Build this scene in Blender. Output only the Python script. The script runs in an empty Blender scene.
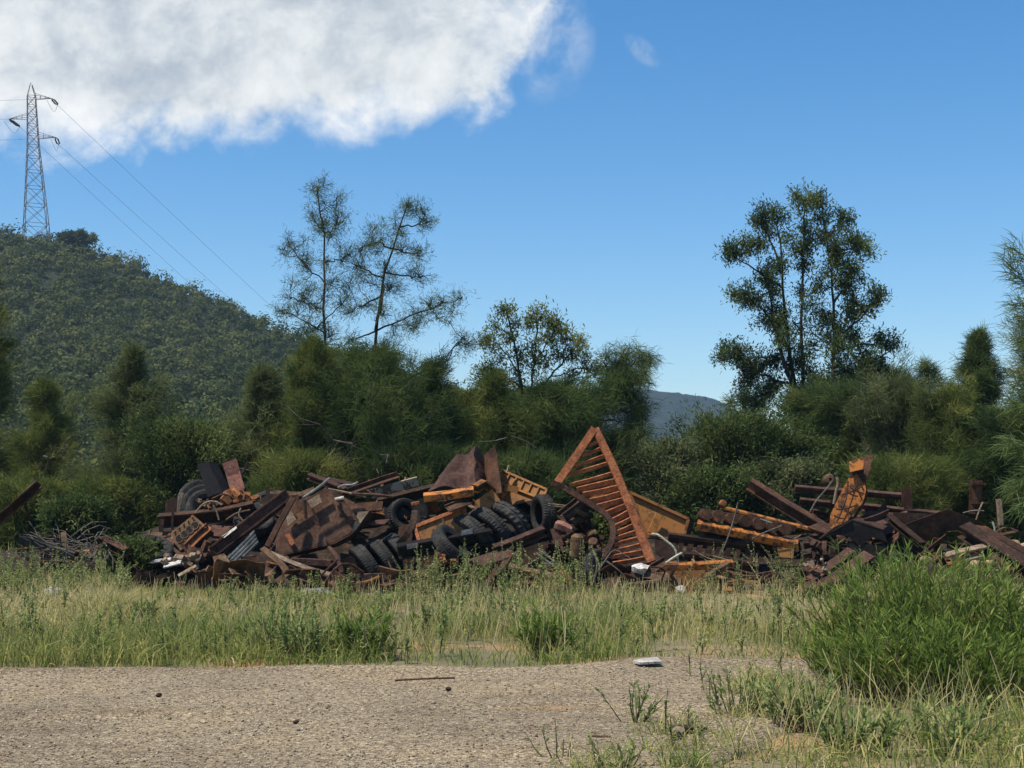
import bpy, bmesh, math, random
import numpy as np
from math import radians, sin, cos, pi, atan2, sqrt
random.seed(11)
RNG = np.random.default_rng(7)
SC = bpy.context.scene
COL = SC.collection
F = 1450.0
EYE = 1.65
TILT = math.atan((500 - 384) / F)

# ------------------------------------------------------------------ camera
cam_d = bpy.data.cameras.new('camera'); cam_d.sensor_width = 36; cam_d.lens = 36 * F / 1024
cam_d.clip_start = 0.1; cam_d.clip_end = 20000
cam = bpy.data.objects.new('camera', cam_d); COL.objects.link(cam)
cam.location = (0, 0, EYE); cam.rotation_euler = (pi / 2 + TILT, 0, 0)
SC.camera = cam

def P(px, py, Y):
    """world point at depth Y seen at photo pixel (px, py)"""
    u = (px - 512) / F; v = (384 - py) / F
    d = np.array([u, cos(TILT) - v * sin(TILT), sin(TILT) + v * cos(TILT)])
    return np.array([0, 0, EYE]) + d * (Y / d[1])
def GX(px, Y): return float(P(px, 500, Y)[0])
def nrm(a):
    a = np.asarray(a, float); n = np.linalg.norm(a)
    return a / n if n > 1e-9 else np.array([0, 0, 1.0])

# ------------------------------------------------------------------ materials
def newmat(name):
    m = bpy.data.materials.new(name); m.use_nodes = True
    nt = m.node_tree; nt.nodes.clear()
    return m, nt, nt.nodes, nt.links
def ramp(nodes, stops):
    r = nodes.new('ShaderNodeValToRGB'); e = r.color_ramp.elements
    while len(e) < len(stops): e.new(0.5)
    for k, (p, c) in enumerate(stops):
        e[k].position = p; e[k].color = (*c, 1) if len(c) == 3 else c
    return r
def noise(nodes, links, vec, scale, detail=6, rough=0.6, dist=0.0):
    n = nodes.new('ShaderNodeTexNoise'); n.inputs['Scale'].default_value = scale
    n.inputs['Detail'].default_value = detail; n.inputs['Roughness'].default_value = rough
    n.inputs['Distortion'].default_value = dist
    links.new(vec, n.inputs['Vector']); return n
def objvec(nodes, links):
    tc = nodes.new('ShaderNodeTexCoord'); oi = nodes.new('ShaderNodeObjectInfo')
    sc = nodes.new('ShaderNodeMath'); sc.operation = 'MULTIPLY'; sc.inputs[1].default_value = 61.0
    links.new(oi.outputs['Random'], sc.inputs[0])
    ad = nodes.new('ShaderNodeVectorMath'); ad.operation = 'ADD'
    links.new(tc.outputs['Object'], ad.inputs[0]); links.new(sc.outputs[0], ad.inputs[1])
    return ad.outputs[0], oi
def mixrgb(nodes, links, fac, a, b, mode='MIX'):
    m = nodes.new('ShaderNodeMix'); m.data_type = 'RGBA'; m.blend_type = mode
    for sock, val in ((m.inputs[0], fac), (m.inputs[6], a), (m.inputs[7], b)):
        if hasattr(val, 'is_linked') or hasattr(val, 'links'): links.new(val, sock)
        elif isinstance(val, (int, float)): sock.default_value = val
        else: sock.default_value = (*val, 1)
    return m.outputs[2]
def worn(name, dark, mid, light, scale=2.5, rough=0.75, patch=None, patch_amt=0.5, bump=0.35, patch_scale=3.5):
    """weathered metal / timber: three-tone noise, fine speckle, optional second coat in hard edged patches"""
    m, nt, N, L = newmat(name)
    vec, oi = objvec(N, L)
    n1 = noise(N, L, vec, scale, 8, 0.65, 0.3)
    r1 = ramp(N, [(0.30, dark), (0.52, mid), (0.72, light)])
    L.new(n1.outputs['Fac'], r1.inputs[0])
    n2 = noise(N, L, vec, scale * 14, 5, 0.7)
    r2 = ramp(N, [(0.32, (0.50, 0.48, 0.46)), (0.62, (1.16, 1.12, 1.08))])
    L.new(n2.outputs['Fac'], r2.inputs[0])
    col = mixrgb(N, L, 1.0, r1.outputs[0], r2.outputs[0], 'MULTIPLY')
    n5 = noise(N, L, vec, scale * 4.5, 7, 0.7, 0.4); r5 = ramp(N, [(0.40, (0.66, 0.64, 0.63)), (0.52, (1, 1, 1)), (0.66, (1.45, 1.3, 1.15))]); L.new(n5.outputs['Fac'], r5.inputs[0])
    col = mixrgb(N, L, 1.0, col, r5.outputs[0], 'MULTIPLY')
    if patch is not None:
        n3 = noise(N, L, vec, patch_scale, 10, 0.72, 0.5)
        p0 = 0.35 + 0.3 * patch_amt
        r3 = ramp(N, [(p0 - 0.02, (0, 0, 0)), (p0 + 0.02, (1, 1, 1))]); L.new(n3.outputs['Fac'], r3.inputs[0])
        pc = mixrgb(N, L, 0.45, patch, r2.outputs[0], 'MULTIPLY')
        col = mixrgb(N, L, r3.outputs[0], pc, col)
    # each piece a touch lighter or darker
    br = N.new('ShaderNodeHueSaturation'); mp = N.new('ShaderNodeMapRange')
    mp.inputs[3].default_value = 0.8; mp.inputs[4].default_value = 1.2
    L.new(oi.outputs['Random'], mp.inputs[0]); L.new(mp.outputs[0], br.inputs['Value']); L.new(col, br.inputs['Color'])
    b = N.new('ShaderNodeBsdfPrincipled'); b.inputs['Roughness'].default_value = rough; b.inputs['Specular IOR Level'].default_value = 0.16
    L.new(br.outputs[0], b.inputs['Base Color'])
    bp = N.new('ShaderNodeBump'); bp.inputs['Strength'].default_value = bump; bp.inputs['Distance'].default_value = 0.02
    L.new(n2.outputs['Fac'], bp.inputs['Height']); L.new(bp.outputs[0], b.inputs['Normal'])
    o = N.new('ShaderNodeOutputMaterial'); L.new(b.outputs[0], o.inputs[0])
    return m
def leafy(name, stops, trans=0.3, gloss=0.0):
    """leaf / grass material; colour picked per leaf clump by the 'tint' attribute"""
    m, nt, N, L = newmat(name)
    at = N.new('ShaderNodeAttribute'); at.attribute_name = 'tint'
    r = ramp(N, stops); L.new(at.outputs['Fac'], r.inputs[0])
    d = N.new('ShaderNodeBsdfDiffuse'); t = N.new('ShaderNodeBsdfTranslucent')
    L.new(r.outputs[0], d.inputs[0]); L.new(r.outputs[0], t.inputs[0])
    mx = N.new('ShaderNodeMixShader'); mx.inputs[0].default_value = trans
    L.new(d.outputs[0], mx.inputs[1]); L.new(t.outputs[0], mx.inputs[2])
    out = mx.outputs[0]
    if gloss:
        g = N.new('ShaderNodeBsdfGlossy'); g.inputs['Roughness'].default_value = 0.4; g.inputs[0].default_value = (1, 1, 1, 1)
        m2 = N.new('ShaderNodeMixShader'); m2.inputs[0].default_value = gloss
        L.new(out, m2.inputs[1]); L.new(g.outputs[0], m2.inputs[2]); out = m2.outputs[0]
    o = N.new('ShaderNodeOutputMaterial'); L.new(out, o.inputs[0])
    return m

M = {}
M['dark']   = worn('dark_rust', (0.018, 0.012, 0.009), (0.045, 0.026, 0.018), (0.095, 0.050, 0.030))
M['brown']  = worn('brown_rust', (0.034, 0.019, 0.013), (0.076, 0.040, 0.026), (0.14, 0.068, 0.038))
M['plum']   = worn('plum_rust', (0.038, 0.020, 0.016), (0.080, 0.042, 0.032), (0.135, 0.072, 0.053))
M['pink']   = worn('pink_rust', (0.16, 0.075, 0.060), (0.28, 0.14, 0.11), (0.36, 0.20, 0.16), 4)
M['orange'] = worn('orange_rust', (0.15, 0.055, 0.026), (0.33, 0.122, 0.055), (0.44, 0.19, 0.09), 5)
M['flake']  = worn('flaking_rust', (0.08, 0.035, 0.018), (0.20, 0.085, 0.035), (0.36, 0.17, 0.06), 6)
M['yellow'] = worn('rusty_yellow_paint', (0.06, 0.03, 0.018), (0.12, 0.055, 0.03), (0.2, 0.09, 0.045), 4, 0.6, (0.42, 0.155, 0.034), 0.56, 0.25, 5.0)
M['mustard']= worn('faded_mustard_paint', (0.12, 0.06, 0.025), (0.2, 0.1, 0.035), (0.26, 0.13, 0.05), 4, 0.6, (0.27, 0.118, 0.034), 0.60, 0.25, 4)
M['ochre']  = worn('ochre_rusted_panel', (0.09, 0.045, 0.02), (0.17, 0.08, 0.03), (0.25, 0.12, 0.045), 3, 0.65, (0.25, 0.115, 0.038), 0.55, 0.3)
M['black']  = worn('black_steel', (0.010, 0.009, 0.009), (0.018, 0.016, 0.016), (0.030, 0.025, 0.024), 3, 0.5)
M['rubber'] = worn('weathered_rubber', (0.022, 0.022, 0.022), (0.040, 0.040, 0.039), (0.075, 0.073, 0.068), 3, 0.8)
M['block']  = worn('rusty_cast_iron', (0.06, 0.038, 0.024), (0.14, 0.085, 0.05), (0.25, 0.16, 0.10), 7)
M['bore']   = worn('bore_shade', (0.006, 0.005, 0.005), (0.01, 0.008, 0.007), (0.02, 0.014, 0.012))
M['zinc']   = worn('dull_zinc', (0.13, 0.13, 0.12), (0.25, 0.265, 0.255), (0.34, 0.36, 0.35), 3, 0.6)
M['beige']  = worn('faded_cream_paint', (0.18, 0.14, 0.09), (0.30, 0.24, 0.16), (0.40, 0.33, 0.23), 5)
M['timber'] = worn('weathered_timber', (0.13, 0.095, 0.07), (0.26, 0.20, 0.145), (0.40, 0.32, 0.24), 5)
M['peel']   = worn('peeling_white_paint', (0.07, 0.045, 0.035), (0.12, 0.08, 0.06), (0.18, 0.12, 0.09), 6, 0.7, (0.36, 0.29, 0.21), 0.5, 0.3, 5)
M['scraped']= worn('scraped_plate', (0.050, 0.028, 0.020), (0.105, 0.057, 0.038), (0.17, 0.10, 0.064), 3.2, 0.65, None, 0.5, 0.3)
M['white']  = worn('dirty_white', (0.32, 0.31, 0.29), (0.48, 0.47, 0.45), (0.62, 0.61, 0.59), 5)
M['hose']   = worn('pale_hose', (0.30, 0.33, 0.27), (0.42, 0.45, 0.37), (0.5, 0.52, 0.46), 6)
M['stone']  = worn('sandy_stone', (0.22, 0.16, 0.09), (0.36, 0.27, 0.16), (0.46, 0.37, 0.24), 6, 0.9)
M['bark']   = worn('grey_bark', (0.022, 0.019, 0.016), (0.048, 0.041, 0.035), (0.09, 0.08, 0.07), 6, 0.9)
M['deadwood'] = worn('bleached_wood', (0.075, 0.066, 0.058), (0.14, 0.125, 0.11), (0.21, 0.19, 0.17), 6, 0.9)
M['steel']  = worn('galvanised_steel', (0.10, 0.085, 0.08), (0.17, 0.145, 0.135), (0.24, 0.20, 0.185), 2, 0.5, None, 0.5, 0.0)
M['wire']   = worn('conductor_wire', (0.24, 0.25, 0.26), (0.30, 0.31, 0.32), (0.36, 0.37, 0.38), 2, 0.5, None, 0.5, 0.0)
M['needle'] = leafy('casuarina_needles', [(0.0, (0.059, 0.085, 0.023)), (0.5, (0.121, 0.150, 0.040)), (1.0, (0.236, 0.241, 0.067))], 0.42)
M['needle_dark'] = leafy('dark_needles', [(0.0, (0.039, 0.065, 0.023)), (0.5, (0.081, 0.117, 0.037)), (1.0, (0.157, 0.182, 0.055))], 0.42)
M['needle_bright'] = leafy('bright_needles', [(0.0, (0.07, 0.11, 0.04)), (0.5, (0.12, 0.17, 0.06)), (1.0, (0.19, 0.235, 0.09))], 0.4)
M['needle_gold'] = leafy('golden_needles', [(0.0, (0.066, 0.085, 0.036)), (0.5, (0.122, 0.146, 0.058)), (1.0, (0.20, 0.215, 0.085))], 0.42)
M['broad']  = leafy('broad_leaves', [(0.0, (0.040, 0.064, 0.022)), (0.5, (0.082, 0.112, 0.036)), (1.0, (0.15, 0.172, 0.056))], 0.36)
M['greyleaf'] = leafy('grey_green_leaves', [(0.0, (0.063, 0.082, 0.033)), (0.5, (0.114, 0.135, 0.055)), (1.0, (0.194, 0.204, 0.090))], 0.38)
M['scrub']  = leafy('hill_scrub_leaves', [(0.0, (0.044, 0.058, 0.022)), (0.5, (0.086, 0.100, 0.034)), (1.0, (0.148, 0.155, 0.054))], 0.25)
M['lance']  = leafy('lance_leaves', [(0.0, (0.069, 0.113, 0.022)), (0.5, (0.152, 0.220, 0.045)), (0.9, (0.274, 0.332, 0.090)), (1.0, (0.451, 0.377, 0.125))], 0.42, 0.0)
M['grass']  = leafy('mixed_grass', [(0.0, (0.11, 0.17, 0.035)), (0.35, (0.22, 0.26, 0.07)), (0.6, (0.38, 0.355, 0.13)), (0.8, (0.52, 0.44, 0.20)), (1.0, (0.60, 0.50, 0.28))], 0.42)
M['weed']   = leafy('weed_leaves', [(0.0, (0.13, 0.20, 0.06)), (0.5, (0.24, 0.30, 0.10)), (1.0, (0.40, 0.41, 0.17))], 0.42)
M['drystalk'] = leafy('dry_stalks', [(0.0, (0.10, 0.07, 0.05)), (0.5, (0.20, 0.15, 0.10)), (1.0, (0.34, 0.27, 0.17))], 0.1)

# ------------------------------------------------------------------ mesh building
class G:
    """collects vertices and faces of one mesh"""
    def __init__(s): s.v = []; s.f = []; s.smooth = False
    def add(s, vs, fs):
        b = len(s.v); s.v.extend([tuple(map(float, p)) for p in vs]); s.f.extend([tuple(b + i for i in f) for f in fs]); return s
    def box(s, c, ax, ay, az):
        c, ax, ay, az = map(lambda q: np.asarray(q, float), (c, ax, ay, az))
        vs = [c + i * ax + j * ay + k * az for k in (-1, 1) for j in (-1, 1) for i in (-1, 1)]
        return s.add(vs, [(0, 2, 3, 1), (4, 5, 7, 6), (0, 1, 5, 4), (2, 6, 7, 3), (0, 4, 6, 2), (1, 3, 7, 5)])
    def sweep(s, sec, pts, up=(0, 0, 1), scale=None, cap=True):
        """sec: closed 2-D outline (x across, y along up)"""
        pts = [np.asarray(p, float) for p in pts]; n = len(sec); vs = []
        for i, p in enumerate(pts):
            t = nrm(pts[min(i + 1, len(pts) - 1)] - pts[max(i - 1, 0)])
            u = np.asarray(up, float); u = u - t * u.dot(t)
            if np.linalg.norm(u) < 1e-4: u = np.array([0.0, -1, 0]) - t * (-t[1])
            u = nrm(u); a = np.cross(t, u); k = 1 if scale is None else scale[i]
            vs += [p + a * x * k + u * y * k for x, y in sec]
        fs = []
        for i in range(len(pts) - 1):
            for j in range(n):
                j2 = (j + 1) % n; fs.append((i * n + j, i * n + j2, (i + 1) * n + j2, (i + 1) * n + j))
        if cap: fs += [tuple(range(n - 1, -1, -1)), tuple((len(pts) - 1) * n + j for j in range(n))]
        return s.add(vs, fs)
    def tube(s, pts, rad, n=6, cap=True):
        if not hasattr(rad, '__len__'): rad = [rad] * len(pts)
        sec = [(cos(2 * pi * k / n), sin(2 * pi * k / n)) for k in range(n)]
        return s.sweep(sec, pts, (0.13, 0.31, 0.94), rad, cap)
    def plate(s, poly, normal, th):
        poly = [np.asarray(p, float) for p in poly]; n = nrm(normal); k = len(poly)
        vs = poly + [p - n * th for p in poly]
        fs = [tuple(range(k)), tuple(range(2 * k - 1, k - 1, -1))] + [(i, i + k, (i + 1) % k + k, (i + 1) % k) for i in range(k)]
        return s.add(vs, fs)
    def patch(s, c, nx, ny, th, fn=None):
        """c: four corner points in order; fn(u,v) -> offset along the patch normal"""
        c = [np.asarray(p, float) for p in c]; n = nrm(np.cross(c[1] - c[0], c[3] - c[0])); top = []
        for j in range(ny + 1):
            for i in range(nx + 1):
                u, v = i / nx, j / ny
                p = (c[0] * (1 - u) + c[1] * u) * (1 - v) + (c[3] * (1 - u) + c[2] * u) * v
                top.append(p + n * (fn(u, v) if fn else 0))
        K = len(top); vs = top + [p - n * th for p in top]; fs = []; w = nx + 1
        for j in range(ny):
            for i in range(nx):
                a = j * w + i; fs += [(a, a + 1, a + 1 + w, a + w), (K + a + w, K + a + 1 + w, K + a + 1, K + a)]
        for i in range(nx): fs += [(i + 1, i, K + i, K + i + 1), (ny * w + i, ny * w + i + 1, K + ny * w + i + 1, K + ny * w + i)]
        for j in range(ny): fs += [(j * w, (j + 1) * w, K + (j + 1) * w, K + j * w), ((j + 1) * w + nx, j * w + nx, K + j * w + nx, K + (j + 1) * w + nx)]
        return s.add(vs, fs)
    def revolve(s, c, axis, prof, n=40, ref=(0, 0, 1), a0=0, a1=2 * pi, rfun=None, closed=True):
        """prof: closed loop of (radius, along axis)"""
        c = np.asarray(c, float); ax = nrm(axis); r0 = np.asarray(ref, float); r0 = r0 - ax * r0.dot(ax)
        if np.linalg.norm(r0) < 1e-3: r0 = np.array([1.0, 0, 0]) - ax * ax[0]
        e1 = nrm(r0); e2 = np.cross(ax, e1); full = abs(a1 - a0) > 2 * pi - 1e-3; m = n if full else n + 1; k = len(prof); vs = []
        for i in range(m):
            a = a0 + (a1 - a0) * i / n; d = e1 * cos(a) + e2 * sin(a)
            for q, (r, h) in enumerate(prof):
                vs.append(c + d * (r + (rfun(i, q) if rfun else 0)) + ax * h)
        fs = []
        for i in range(n):
            i2 = (i + 1) % m
            for j in range(k if closed else k - 1):
                j2 = (j + 1) % k; fs.append((i * k + j, i2 * k + j, i2 * k + j2, i * k + j2))
        if not full: fs += [tuple(range(k - 1, -1, -1)), tuple(n * k + j for j in range(k))] if closed else []
        return s.add(vs, fs)
    def jolt(s, amp, freq=2.0, seed=0):
        """dent the whole mesh a little"""
        from mathutils import noise as mn, Vector
        for i, p in enumerate(s.v):
            q = mn.noise_vector(Vector(p) * freq + Vector((seed * 7.1, seed * 3.3, 0)))
            s.v[i] = (p[0] + q[0] * amp, p[1] + q[1] * amp, p[2] + q[2] * amp)
        return s

def isec(w, h, t): # I section
    a, b = w / 2, h / 2; k = t / 2
    return [(-a, -b), (a, -b), (a, -b + t), (k, -b + t), (k, b - t), (a, b - t), (a, b), (-a, b), (-a, b - t), (-k, b - t), (-k, -b + t), (-a, -b + t)]
def csec(w, h, t): # channel, open to +x
    a, b = w / 2, h / 2
    return [(-a, -b), (a, -b), (a, -b + t), (-a + t, -b + t), (-a + t, b - t), (a, b - t), (a, b), (-a, b)]
def lsec(w, h, t):
    a, b = w / 2, h / 2
    return [(-a, -b), (a, -b), (a, -b + t), (-a + t, -b + t), (-a + t, b), (-a, b)]
def rsec(w, h, t=0):
    a, b = w / 2, h / 2; c = min(w, h) * 0.12
    return [(-a + c, -b), (a - c, -b), (a, -b + c), (a, b - c), (a - c, b), (-a + c, b), (-a, b - c), (-a, -b + c)]
def tsec(w, h, t): # crane rail / T
    a, b = w / 2, h / 2; k = t / 2
    return [(-k, -b), (k, -b), (k, b - t), (a, b - t), (a, b), (-a, b), (-a, b - t), (-k, b - t)]

def mesh_obj(name, g, mat, parent=None, origin=None):
    vs = np.array(g.v, float)
    if origin is None: origin = np.array([vs[:, 0].mean(), vs[:, 1].mean(), vs[:, 2].min()])
    me = bpy.data.meshes.new(name); me.from_pydata((vs - origin).tolist(), [], g.f)
    bm = bmesh.new(); bm.from_mesh(me); bmesh.ops.recalc_face_normals(bm, faces=bm.faces); bm.to_mesh(me); bm.free()
    if g.smooth:
        for p in me.polygons: p.use_smooth = True
    me.materials.append(M[mat] if isinstance(mat, str) else mat)
    o = bpy.data.objects.new(name, me); COL.objects.link(o)
    if parent is None: o.location = origin
    else: o.parent = parent
    return o
def tag(o, label, cat, group=None, kind=None):
    if label: o['label'] = label
    if cat: o['category'] = cat
    if group: o['group'] = group
    if kind: o['kind'] = kind
    return o
def thing(name, label, cat, parts, group=None):
    """parts: [(part name, G, material[, label[, [sub-parts]]])]; one part -> the thing is that one mesh"""
    if len(parts) == 1 and len(parts[0]) == 3:
        return tag(mesh_obj(name, parts[0][1], parts[0][2]), label, cat, group)
    allv = np.array([p for q in parts for p in q[1].v], float)
    org = np.array([allv[:, 0].mean(), allv[:, 1].mean(), allv[:, 2].min()])
    e = bpy.data.objects.new(name, None); COL.objects.link(e); e.location = org; e.empty_display_size = 0.2
    tag(e, label, cat, group)
    for q in parts:
        o = mesh_obj(q[0], q[1], q[2], e, org)
        if len(q) > 3 and q[3]: o['label'] = q[3]
        if len(q) > 4:
            for sp in q[4]: mesh_obj(sp[0], sp[1], sp[2], o, org)
    return e
def copy_thing(o, loc, rz=0.0, sc=1.0):
    c = o.copy(); COL.objects.link(c)
    c.location = loc; c.rotation_euler = (0, 0, rz); c.scale = (sc, sc, sc)
    for ch in list(o.children):
        k = ch.copy(); COL.objects.link(k); k.parent = c
    return c
def np_mesh(name, V, Q, mat, tint=None, parent=None, origin=(0, 0, 0)):
    """V (n,3), Q (m,4) quads, tint per vertex"""
    me = bpy.data.meshes.new(name); V = np.asarray(V, np.float32) - np.asarray(origin, np.float32)
    me.vertices.add(len(V)); me.vertices.foreach_set('co', V.ravel())
    m, k = Q.shape
    me.loops.add(m * k); me.loops.foreach_set('vertex_index', Q.astype(np.int32).ravel())
    me.polygons.add(m); me.polygons.foreach_set('loop_start', np.arange(0, m * k, k, dtype=np.int32)); me.polygons.foreach_set('loop_total', np.full(m, k, np.int32))
    if tint is not None:
        a = me.attributes.new('tint', 'FLOAT', 'POINT'); a.data.foreach_set('value', np.asarray(tint, np.float32))
    me.update(calc_edges=True); me.materials.append(M[mat] if isinstance(mat, str) else mat)
    o = bpy.data.objects.new(name, me); COL.objects.link(o)
    if parent is None: o.location = origin
    else: o.parent = parent
    return o
def unit(A): return A / np.maximum(np.linalg.norm(A, axis=-1, keepdims=True), 1e-9)
def blades(pos, dirs, length, width, tint, rng, bend=0.0, tipw=0.25):
    """one quad per needle / leaf, from pos along dirs; bend>0 adds a second, drooping segment"""
    n = len(pos); side = unit(np.cross(dirs, rng.normal(size=(n, 3))))
    length = np.broadcast_to(length, (n,))[:, None]; width = np.broadcast_to(width, (n,))[:, None]
    if bend == 0:
        a, b = pos - side * width * .5, pos + side * width * .5; e = pos + dirs * length
        c, d = e + side * width * .5 * tipw, e - side * width * .5 * tipw
        V = np.stack([a, b, c, d], 1).reshape(-1, 3); Q = np.arange(4 * n).reshape(n, 4); return V, Q, np.repeat(tint, 4)
    mid = pos + dirs * length * .55; d2 = unit(dirs + np.array([0, 0, -1.0]) * bend + rng.normal(size=(n, 3)) * .12); e = mid + d2 * length * .45
    V = np.stack([pos - side * width * .4, pos + side * width * .4, mid + side * width * .5, mid - side * width * .5, e + side * width * .5 * tipw, e - side * width * .5 * tipw], 1).reshape(-1, 3)
    b = np.arange(n)[:, None] * 6
    Q = np.concatenate([b + np.array([[0, 1, 2, 3]]), b + np.array([[3, 2, 4, 5]])], 0); return V, Q, np.repeat(tint, 6)
def leafshape(pos, dirs, length, width, tint, rng, curl=0.3):
    """lance leaf: two quads, widest in the middle"""
    n = len(pos); side = unit(np.cross(dirs, rng.normal(size=(n, 3)) * .5 + np.array([0, 0, 1.0])))
    length = np.broadcast_to(length, (n,))[:, None]; width = np.broadcast_to(width, (n,))[:, None]
    mid = pos + dirs * length * .5; e = mid + unit(dirs + np.array([0, 0, -1.0]) * curl) * length * .5
    V = np.stack([pos - side * width * .12, pos + side * width * .12, mid + side * width * .5, mid - side * width * .5, e + side * width * .06, e - side * width * .06], 1).reshape(-1, 3)
    b = np.arange(n)[:, None] * 6
    Q = np.concatenate([b + np.array([[0, 1, 2, 3]]), b + np.array([[3, 2, 4, 5]])], 0); return V, Q, np.repeat(tint, 6)
class Leaves:
    def __init__(s): s.V = []; s.Q = []; s.T = []; s.n = 0
    def add(s, VQT):
        V, Q, T = VQT; s.V.append(V); s.Q.append(Q + s.n); s.T.append(T); s.n += len(V); return s
    def build(s, name, mat, parent=None, origin=(0, 0, 0)):
        return np_mesh(name, np.concatenate(s.V), np.concatenate(s.Q), mat, np.concatenate(s.T), parent, origin)
def fbm(x, y, seed=0, octs=4):
    """cheap smooth pseudo noise on numpy arrays"""
    r = np.random.default_rng(seed); t = 0 * x; a = 1.0; f = 1.0
    for _ in range(octs):
        for _k in range(3):
            th = r.uniform(0, 2 * pi); ph = r.uniform(0, 2 * pi)
            t = t + a / 3 * np.sin((x * cos(th) + y * sin(th)) * f * r.uniform(.7, 1.3) + ph)
        a *= .55; f *= 2.1
    return t
# ------------------------------------------------------------------ world, sun
SUN_EL, SUN_AZ = radians(64), atan2(-0.75, -0.45)     # direction to the sun: x = sin az, y = cos az
sx, sy, sz = cos(SUN_EL) * sin(SUN_AZ), cos(SUN_EL) * cos(SUN_AZ), sin(SUN_EL)
W = bpy.data.worlds.new('World'); SC.world = W; W.use_nodes = True
nt = W.node_tree; N, L = nt.nodes, nt.links; N.clear()
sky = N.new('ShaderNodeTexSky'); sky.sky_type = 'NISHITA'; sky.sun_disc = False
sky.sun_elevation = SUN_EL; sky.sun_rotation = SUN_AZ
sky.altitude = 0; sky.air_density = 1.0; sky.dust_density = 0.22; sky.ozone_density = 2.2
hs = N.new('ShaderNodeHueSaturation'); hs.inputs['Saturation'].default_value = 1.36; hs.inputs['Value'].default_value = 1.0
L.new(sky.outputs[0], hs.inputs['Color'])
bg = N.new('ShaderNodeBackground'); bg.inputs['Strength'].default_value = 0.098; L.new(hs.outputs[0], bg.inputs[0])
tc = N.new('ShaderNodeTexCoord'); sep = N.new('ShaderNodeSeparateXYZ'); L.new(tc.outputs['Generated'], sep.inputs[0])
def mth(op, a, b=None, clamp=False):
    m = N.new('ShaderNodeMath'); m.operation = op; m.use_clamp = clamp
    for k, q in enumerate((a, b)):
        if q is None: continue
        if isinstance(q, (int, float)): m.inputs[k].default_value = q
        else: L.new(q, m.inputs[k])
    return m.outputs[0]
def mrange(x, a, b, c, d, smooth=True):
    m = N.new('ShaderNodeMapRange'); m.interpolation_type = 'SMOOTHSTEP' if smooth else 'LINEAR'
    L.new(x, m.inputs[0])
    for k, q in enumerate((a, b, c, d)): m.inputs[k + 1].default_value = q
    return m.outputs[0]
dy = mth('MAXIMUM', sep.outputs[1], 0.05)
cu = mth('DIVIDE', sep.outputs[0], dy); cv = mth('DIVIDE', sep.outputs[2], dy)
comb = N.new('ShaderNodeCombineXYZ'); L.new(cu, comb.inputs[0]); L.new(cv, comb.inputs[1])
fc = N.new('ShaderNodeFloatCurve'); cm = fc.mapping; cv0 = cm.curves[0]
edge = [(-700, 160), (-100, 148), (0, 140), (100, 142), (200, 147), (250, 140), (300, 126), (400, 130), (440, 114), (495, 106), (522, 70), (552, 15), (610, -70), (760, -240), (1000, -330)]
tou = lambda px: ((px - 512) / F + 0.9) / 1.4
tov = lambda py: (500 - py) / F / 0.7
pts_ = [(tou(a), tov(b)) for a, b in edge]
cv0.points[0].location = pts_[0]; cv0.points[1].location = pts_[-1]
for a in pts_[1:-1]: cv0.points.new(*a)
cm.update()
L.new(mth('MULTIPLY', mth('ADD', cu, 0.9), 1 / 1.4, True), fc.inputs['Value'])
edgev = mth('MULTIPLY', fc.outputs[0], 0.7)
def wnoise(scale, detail, rough, dist, off=(0, 0, 0), sc=(1, 1, 1)):
    mp = N.new('ShaderNodeMapping'); mp.inputs['Location'].default_value = off; mp.inputs['Scale'].default_value = sc
    L.new(comb.outputs[0], mp.inputs[0]); n = N.new('ShaderNodeTexNoise'); L.new(mp.outputs[0], n.inputs['Vector'])
    n.inputs['Scale'].default_value = scale; n.inputs['Detail'].default_value = detail; n.inputs['Roughness'].default_value = rough; n.inputs['Distortion'].default_value = dist
    return n.outputs['Fac']
n_big = wnoise(14, 9, 0.60, 0.25); n_fin = wnoise(34, 9, 0.62, 0.4, (3, 1, 0)); n_shade = wnoise(9, 8, 0.58, 0.5, (7.3, 2.2, 0), (1, 1.5, 1))
d0 = mth('ADD', mth('SUBTRACT', cv, edgev), mth('ADD', mth('MULTIPLY', mth('SUBTRACT', n_big, 0.5), 0.10), mth('MULTIPLY', mth('SUBTRACT', n_fin, 0.5), 0.034)))
right = mrange(cu, -0.06, 0.05, 0.0, 1.0)      # thinner, more broken towards the blue side
dens = mrange(d0, -0.008, 0.032, 0.0, 1.0)
thin = mth('MULTIPLY', right, mth('MULTIPLY', mth('SUBTRACT', 0.62, n_fin), 2.2))
dens = mth('MULTIPLY', dens, mth('SUBTRACT', 1.0, mth('MAXIMUM', thin, 0.0), True))
dens = mth('MULTIPLY', dens, mrange(cv, 0.62, 0.95, 1.0, 0.0))
# a few thin holes inside the cloud and a small wisp
hole = mrange(wnoise(11, 7, 0.62, 0.7, (1.7, 5.1, 0), (1, 1.6, 1)), 0.66, 0.78, 0.0, 0.5)
dens = mth('MULTIPLY', dens, mth('SUBTRACT', 1.0, mth('MULTIPLY', hole, mrange(d0, 0.02, 0.07, 0.4, 1.0))))
wu = mth('SUBTRACT', cu, (645 - 512) / F); wv = mth('SUBTRACT', cv, (500 - 42) / F)
wr = mth('ADD', mth('POWER', mth('ABSOLUTE', mth('MULTIPLY', mth('ADD', wu, wv), 105)), 2.0), mth('POWER', mth('ABSOLUTE', mth('MULTIPLY', mth('SUBTRACT', wu, wv), 52)), 2.0))
wisp = mth('MULTIPLY', mrange(wr, 0.0, 1.8, 0.36, 0.0), mrange(n_fin, 0.40, 0.68, 0.0, 1.0))
vu = mth('SUBTRACT', cu, (548 - 512) / F); vv = mth('SUBTRACT', cv, (500 - 28) / F)
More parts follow.
